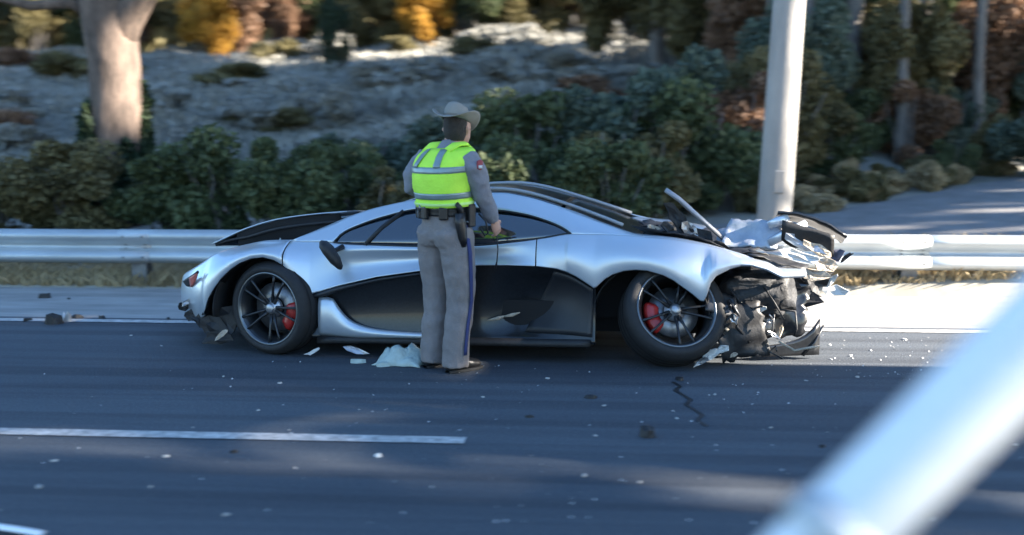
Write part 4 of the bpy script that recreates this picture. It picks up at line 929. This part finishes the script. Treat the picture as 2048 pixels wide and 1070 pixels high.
pale = [(-1.91, 6.23, .05), (-2.6, 5.18, .07), (-2.09, 5.29, .06), (-2.48, 4.78, .085), (-1.98, 6.93, .06), (-.3, 7.19, .06), (.06, 6.49, .05), (-.72, 4.91, .04), (-.04, 5.13, .06), (.21, 5.05, .05), (.46, 6.22, .05), (.01, 5.83, .05), (.45, 6.39, .04), (1.35, 7.25, .05), (1.7, 7.38, .06), (.95, 6.06, .04), (-1.52, 4.48, .06), (-.66, 6.65, .05), (-1.62, 5.83, .03), (-1.98, 4.82, .05), (-2.15, 5.84, .035), (-1.34, 6.29, .03), (-1.19, 6.3, .03), (.73, 6.82, .05), (2.14, 5.81, .05), (-3.6, 8.5, .05), (-3.2, 8.1, .04), (-2.4, 7.1, .04)]
for i, (x, y, s) in enumerate(pale):
    s *= .72
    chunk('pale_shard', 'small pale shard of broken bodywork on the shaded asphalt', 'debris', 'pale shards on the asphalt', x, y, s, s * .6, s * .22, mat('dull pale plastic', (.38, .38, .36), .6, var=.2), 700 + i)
for i, (x, y, s) in enumerate([(2.36, 8.76, .09), (1.81, 8.09, .07), (1.65, 7.95, .05), (2.0, 8.3, .05), (2.6, 8.1, .06), (2.9, 8.6, .05), (1.75, 8.5, .05), (2.3, 8.05, .04)]):
    chunk('sunlit_shard', 'small pale shard lying in the sunlit patch behind the car', 'debris', 'shards in the sunlit patch', x, y, s * .65, s * .4, s * .16, M_PALE, 760 + i)
chunk('white_fragment', 'bright white fragment just below the dashed lane line', 'debris', None, -1.05, 5.37, .055, .04, .02, mat('bright white plastic', (.70, .70, .68), .5), 800)
chunk('black_chunk', 'black chunk of trim alone past the end of the dashed line', 'debris', None, .28, 5.84, .12, .10, .06, M_BLACK, 801)
for i, (x, y, s) in enumerate([(-.02, 6.67, .10), (-.36, 6.19, .06), (.55, 7.22, .10), (-1.78, 5.39, .05), (1.15, 5.7, .05)]):
    chunk('dark_scrap', 'small dark scrap of plastic on the asphalt before the car', 'debris', 'dark scraps before the car', x, y, s, s * .6, s * .3, M_BLACK, 810 + i)
for i, (x, y, s) in enumerate([(-5.21, 10.36, .16), (-4.95, 10.30, .07), (-3.6, 10.36, .09)]):
    chunk('shoulder_scrap', 'dark scrap lying on the pale road shoulder', 'debris', 'dark scraps on the shoulder', x, y, s, s * .6, s * .35, M_BLACK, 830 + i)
for i, (x, y, s) in enumerate([(-4.74, 9.11, .12), (-4.40, 9.28, .14), (-4.18, 9.28, .12), (-3.6, 9.28, .08), (-3.1, 9.26, .10)]):
    chunk('line_scrap', 'dark flake of plastic along the solid white edge line', 'debris', 'dark flakes along the edge line', x, y, s, s * .5, s * .25, M_BLACK, 840 + i)
chunk('bent_black_scrap', 'largest black scrap standing up on the edge line left of the car', 'debris', None, -4.45, 8.98, .20, .12, .10, M_BLACK, 850, .4)
chunk('grey_scrap', 'grey shard leaning on the largest black scrap by the edge line', 'debris', None, -4.40, 9.10, .10, .07, .09, M_ALU, 851, .4)
# small glitter of glass, too small to count
rg = np.random.default_rng(12); n = 420
gx = np.concatenate([rg.normal(-.2, 1.8, 220), rg.uniform(1.2, 3.2, 200)]); gy = np.concatenate([rg.uniform(4.4, 7.6, 220), rg.uniform(7.3, 9.0, 200)]); gs = rg.uniform(.003, .009, n); Vg = []
for a, b, s in zip(gx, gy, gs):
    t = rg.random() * 6.28
    Vg += [(a + s * math.cos(t), b + s * math.sin(t), .003), (a + s * math.cos(t + 2.2), b + s * math.sin(t + 2.2), .004), (a + s * math.cos(t + 4), b + s * math.sin(t + 4), .003 + s * .9)]
o = obj('glass_crumbs', Vg, [[3 * i, 3 * i + 1, 3 * i + 2] for i in range(n)], M_PALE, None, smooth=False); tag(o, 'crumbs of broken glass strewn over the lane', 'glass', kind='stuff')
# crumpled airbag-like cloth by the officer's feet
rr = random.Random(4); rows = []
for j in range(13):
    row = []
    for i in range(19):
        u, v = i / 18 - .5, j / 12 - .5; q = Vector((u * 4.5, v * 2.6, 2.0)); d = .5 * mnoise.noise(q) + .5 * abs(mnoise.noise(q * 2.1)) + .12 * mnoise.noise(q * 5)
        e = max(0, 1 - (2 * u) ** 2) ** .7 * max(0, 1 - (2 * v) ** 2) ** .7
        row.append((u * .33 * (1 + .2 * mnoise.noise(Vector((v * 5, 1, 0)))), v * .26 * (1 + .25 * mnoise.noise(Vector((u * 5, 4, 0)))), max(.004, .075 * e + .13 * e * d + .05 * (v + .5) * e)))
    rows.append(row)
V, F = gridg(rows); o = obj('crumpled_cloth', V, F, M_MINT, None, smooth=True, loc=(-1.32, 7.62, 0.0), rot=(0, 0, rad(-8))); solid(o, .004); tag(o, 'crumpled pale mint cloth on the road between the officer and front wheel', 'cloth')
for i, (x, y, s, r) in enumerate([(-1.42, 7.50, .16, .3), (-1.62, 7.60, .12, .1)]):
    chunk('mint_scrap', 'flat pale mint scrap beside the crumpled cloth', 'debris', 'mint scraps by the cloth', x, y, s, s * .5, .03, M_MINT, 870 + i, r)
# bent trim strip in the near lane
ts = empty('bent_trim_strip', (-2.32, 4.19, 0)); tag(ts, 'bright bent trim strip with black rubber lip in the lane nearest the camera', 'debris')
rows = [[(x, -.35 * (x + .3) + .06 + dy, .02 + .03 * math.sin(3 * x + 1) + dz) for dy, dz in ((-.022, 0), (0, .012), (.022, .004))] for x in np.linspace(-.4, .22, 12)]
V, F = gridg(rows); solid(obj('strip', V, F, M_BAR, ts), .006)
V, F = gridg([[(p[0][0], p[0][1] - .002, p[0][2]), (p[0][0], p[0][1] - .05, .006)] for p in rows]); solid(obj('rubber_lip', V, F, M_RUBBER, ts), .008)

# ------------------------------------------------------------------ slanted pipe brace close to the camera
pb = empty('pipe_brace', (0, 1.9, 0)); tag(pb, 'thick pale white slanted pipe brace in the near right foreground', 'pipe brace')
ax0, ax1 = Vector((-.415, 0, .0)), Vector((1.30, 0, 1.885))
tube('slanted_pipe', [ax0.lerp(ax1, t) for t in np.linspace(0, 1, 8)], .080, M_BAR, pb, 40)
for t in (.485, .73):
    c = ax0.lerp(ax1, t); d = (ax1 - ax0).normalized()
    tube('clamp_collar', [c - d * .035, c - d * .03, c + d * .03, c + d * .035], [.080, .090, .090, .080], M_GALV, pb, 40)
    s_ = Vector((d.z, 0, -d.x)); V, F = [], []
    tubeg([c + s_ * .08, c + s_ * .15], [.02, .02], 10, V, F); obj('collar_bolt', V, F, M_GALV, pb)
tube('upright_post', [(1.30, 0, -.05), (1.30, 0, 1.0), (1.30, 0, 2.1)], .09, M_BAR, pb, 32)
box('base_plate', (-.40, 0, .012), (.36, .26, .024), M_GALV, pb, bev=.004); box('base_plate', (1.30, 0, .012), (.36, .30, .024), M_GALV, pb, bev=.004)

# ------------------------------------------------------------------ added out of view to shade the road: a box truck and four oaks
tk = empty('shade_truck', (7.7, 5.14, 0), 0); tag(tk, 'unseen white box truck added to shade the lane by the wreck', 'truck')  # unseen truck, placed and sized for its shadow on the lane
M_WHITE = mat('white truck paint', (.70, .70, .68), .4, var=.05); M_TG = M_CARBON
box('cargo_box', (2.6, 0, 2.4), (5.2, 2.3, 3.2), M_WHITE, tk, bev=.03)
box('chassis', (3.6, 0, .65), (7.0, .9, .22), M_BLACK, tk)
V, F = gridg([[(5.35 + dx, y, z) for dx, z in ((0, .45), (0, 2.3), (.5, 2.4), (1.05, 1.65), (1.75, 1.4), (1.85, .45))] for y in (-1, -.97, .97, 1)]); F += [[0, 1, 2, 3, 4, 5], [23, 22, 21, 20, 19, 18]]; obj('cab', V, F, M_WHITE, tk, smooth=False)
V, F = gridg([[(5.87 + .5 * t, y, 2.36 - .66 * t) for t in (0, 1)] for y in (-.9, .9)]); solid(obj('windscreen', V, F, M_CARBON, tk), .02)
for x in (1.0, 6.3):
    for y in (-.95, .95):
        V, F = latheg([(.2, -.14), (.42, -.14), (.45, -.1), (.45, .1), (.42, .14), (.2, .14)], 28, closed_prof=True); obj('wheel', V, F, M_RUBBER, tk, loc=(x, y, .45))
for s in (-1, 1): box('tail_lamp', (-.01, s * .9, .95), (.03, .14, .2), M_RED, tk)
OAK = [leaf_mesh('oak_leaves', 38000, 10.5, 10.0, 4.6, .36, 900 + i, lumps=110, base=12.6, spread=.20, flat=True) for i in range(4)]
OAKT = [trunk_mesh('oak_trunk', 950 + i, 13, .55, 12, .35, .3) for i in range(2)]
oaks = []
for i, (x, y) in enumerate([(27, 11.6), (29, -9.5), (41, 12.2), (43, -9.2)]):  # unseen oaks, set and stretched so their crowns shade the scene
    oaks.append(tree('shade_oak', 'huge spreading oak added unseen for its shade ' + ('beyond the guardrail' if y > 0 else 'on the near side'), 'oaks added for shade', x, y, 1, L_DARK, i, M_BARK, OAKT[i % 2], OAK[i], sc=(1.12, 1.12, (1.26, 1.09)[i]) if i < 2 else (1.35, 1.35, (2.25, 2.25)[i - 2]), rz=0.3 * i))
def gap(me, e, pts):
    """openings in a crown: leaves taken out along the sun's way to these points (point, radius)"""
    n = len(me.polygons); co = np.empty(n * 12); me.vertices.foreach_get('co', co); co = co.reshape(n, 4, 3)
    Mx = np.array(Matrix.LocRotScale(e.location, e.rotation_euler, e.scale)); c = co.mean(1) @ Mx[:3, :3].T + Mx[:3, 3]
    keep = np.ones(n, bool); d = np.array(sdir)
    gx = c - d * (c[:, 2] / d[2])[:, None]; rgk = np.random.default_rng(3)      # a thin streak through the crowns lets dim light onto the near lane
    u = np.abs(gx[:, 1] - (5.2 - .06 * gx[:, 0])) / .5
    keep &= ~((u < 1) & (rgk.random(n) > THIN + .6 * u ** 3) & (gx[:, 0] > -9) & (gx[:, 0] < 1.2))
    for p, r in pts:
        v = c - np.array(p); t = v @ d; keep &= np.linalg.norm(v - t[:, None] * d, axis=1) > r
    me2 = bpy.data.meshes.new(me.name); k = int(keep.sum()); me2.vertices.add(k * 4); me2.vertices.foreach_set('co', co[keep].ravel())
    me2.loops.add(k * 4); me2.loops.foreach_set('vertex_index', np.arange(k * 4)); me2.polygons.add(k)
    me2.polygons.foreach_set('loop_start', np.arange(k) * 4); me2.polygons.foreach_set('loop_total', np.full(k, 4)); me2.update(calc_edges=True)
    return me2
THIN = .16
GAPS = [((-6.1, 14.75, 1.75), .48), ((-6.1, 14.75, 2.62), .60), ((-5.75, 14.85, 3.05), .5)] + [((2.16, 12.3, z), .34) for z in (.8, 1.15, 1.5, 1.85, 2.2, 2.55, 2.9)] + [((.45 + .1 * k, 1.85, 1.0 + .11 * k), .35) for k in range(5)] + [((7.5, 20, 2.8), .7), ((8.6, 21, 3.4), .8), ((5.9, 20.8, 2.2), .7), ((6.8, 20.3, 3.6), .7), ((2.2, 16.0, 1.6), .6), ((4.2, 20, 3.2), .6), ((-1.5, 15, 2.0), .4)]
for e in oaks:
    cr = [c for c in e.children if c.name.startswith('crown')][0]; lm = cr.material_slots[0].material
    me2 = gap(cr.data, e, GAPS); me2.materials.append(lm); cr.data = me2
    cr.material_slots[0].link = 'OBJECT'; cr.material_slots[0].material = lm
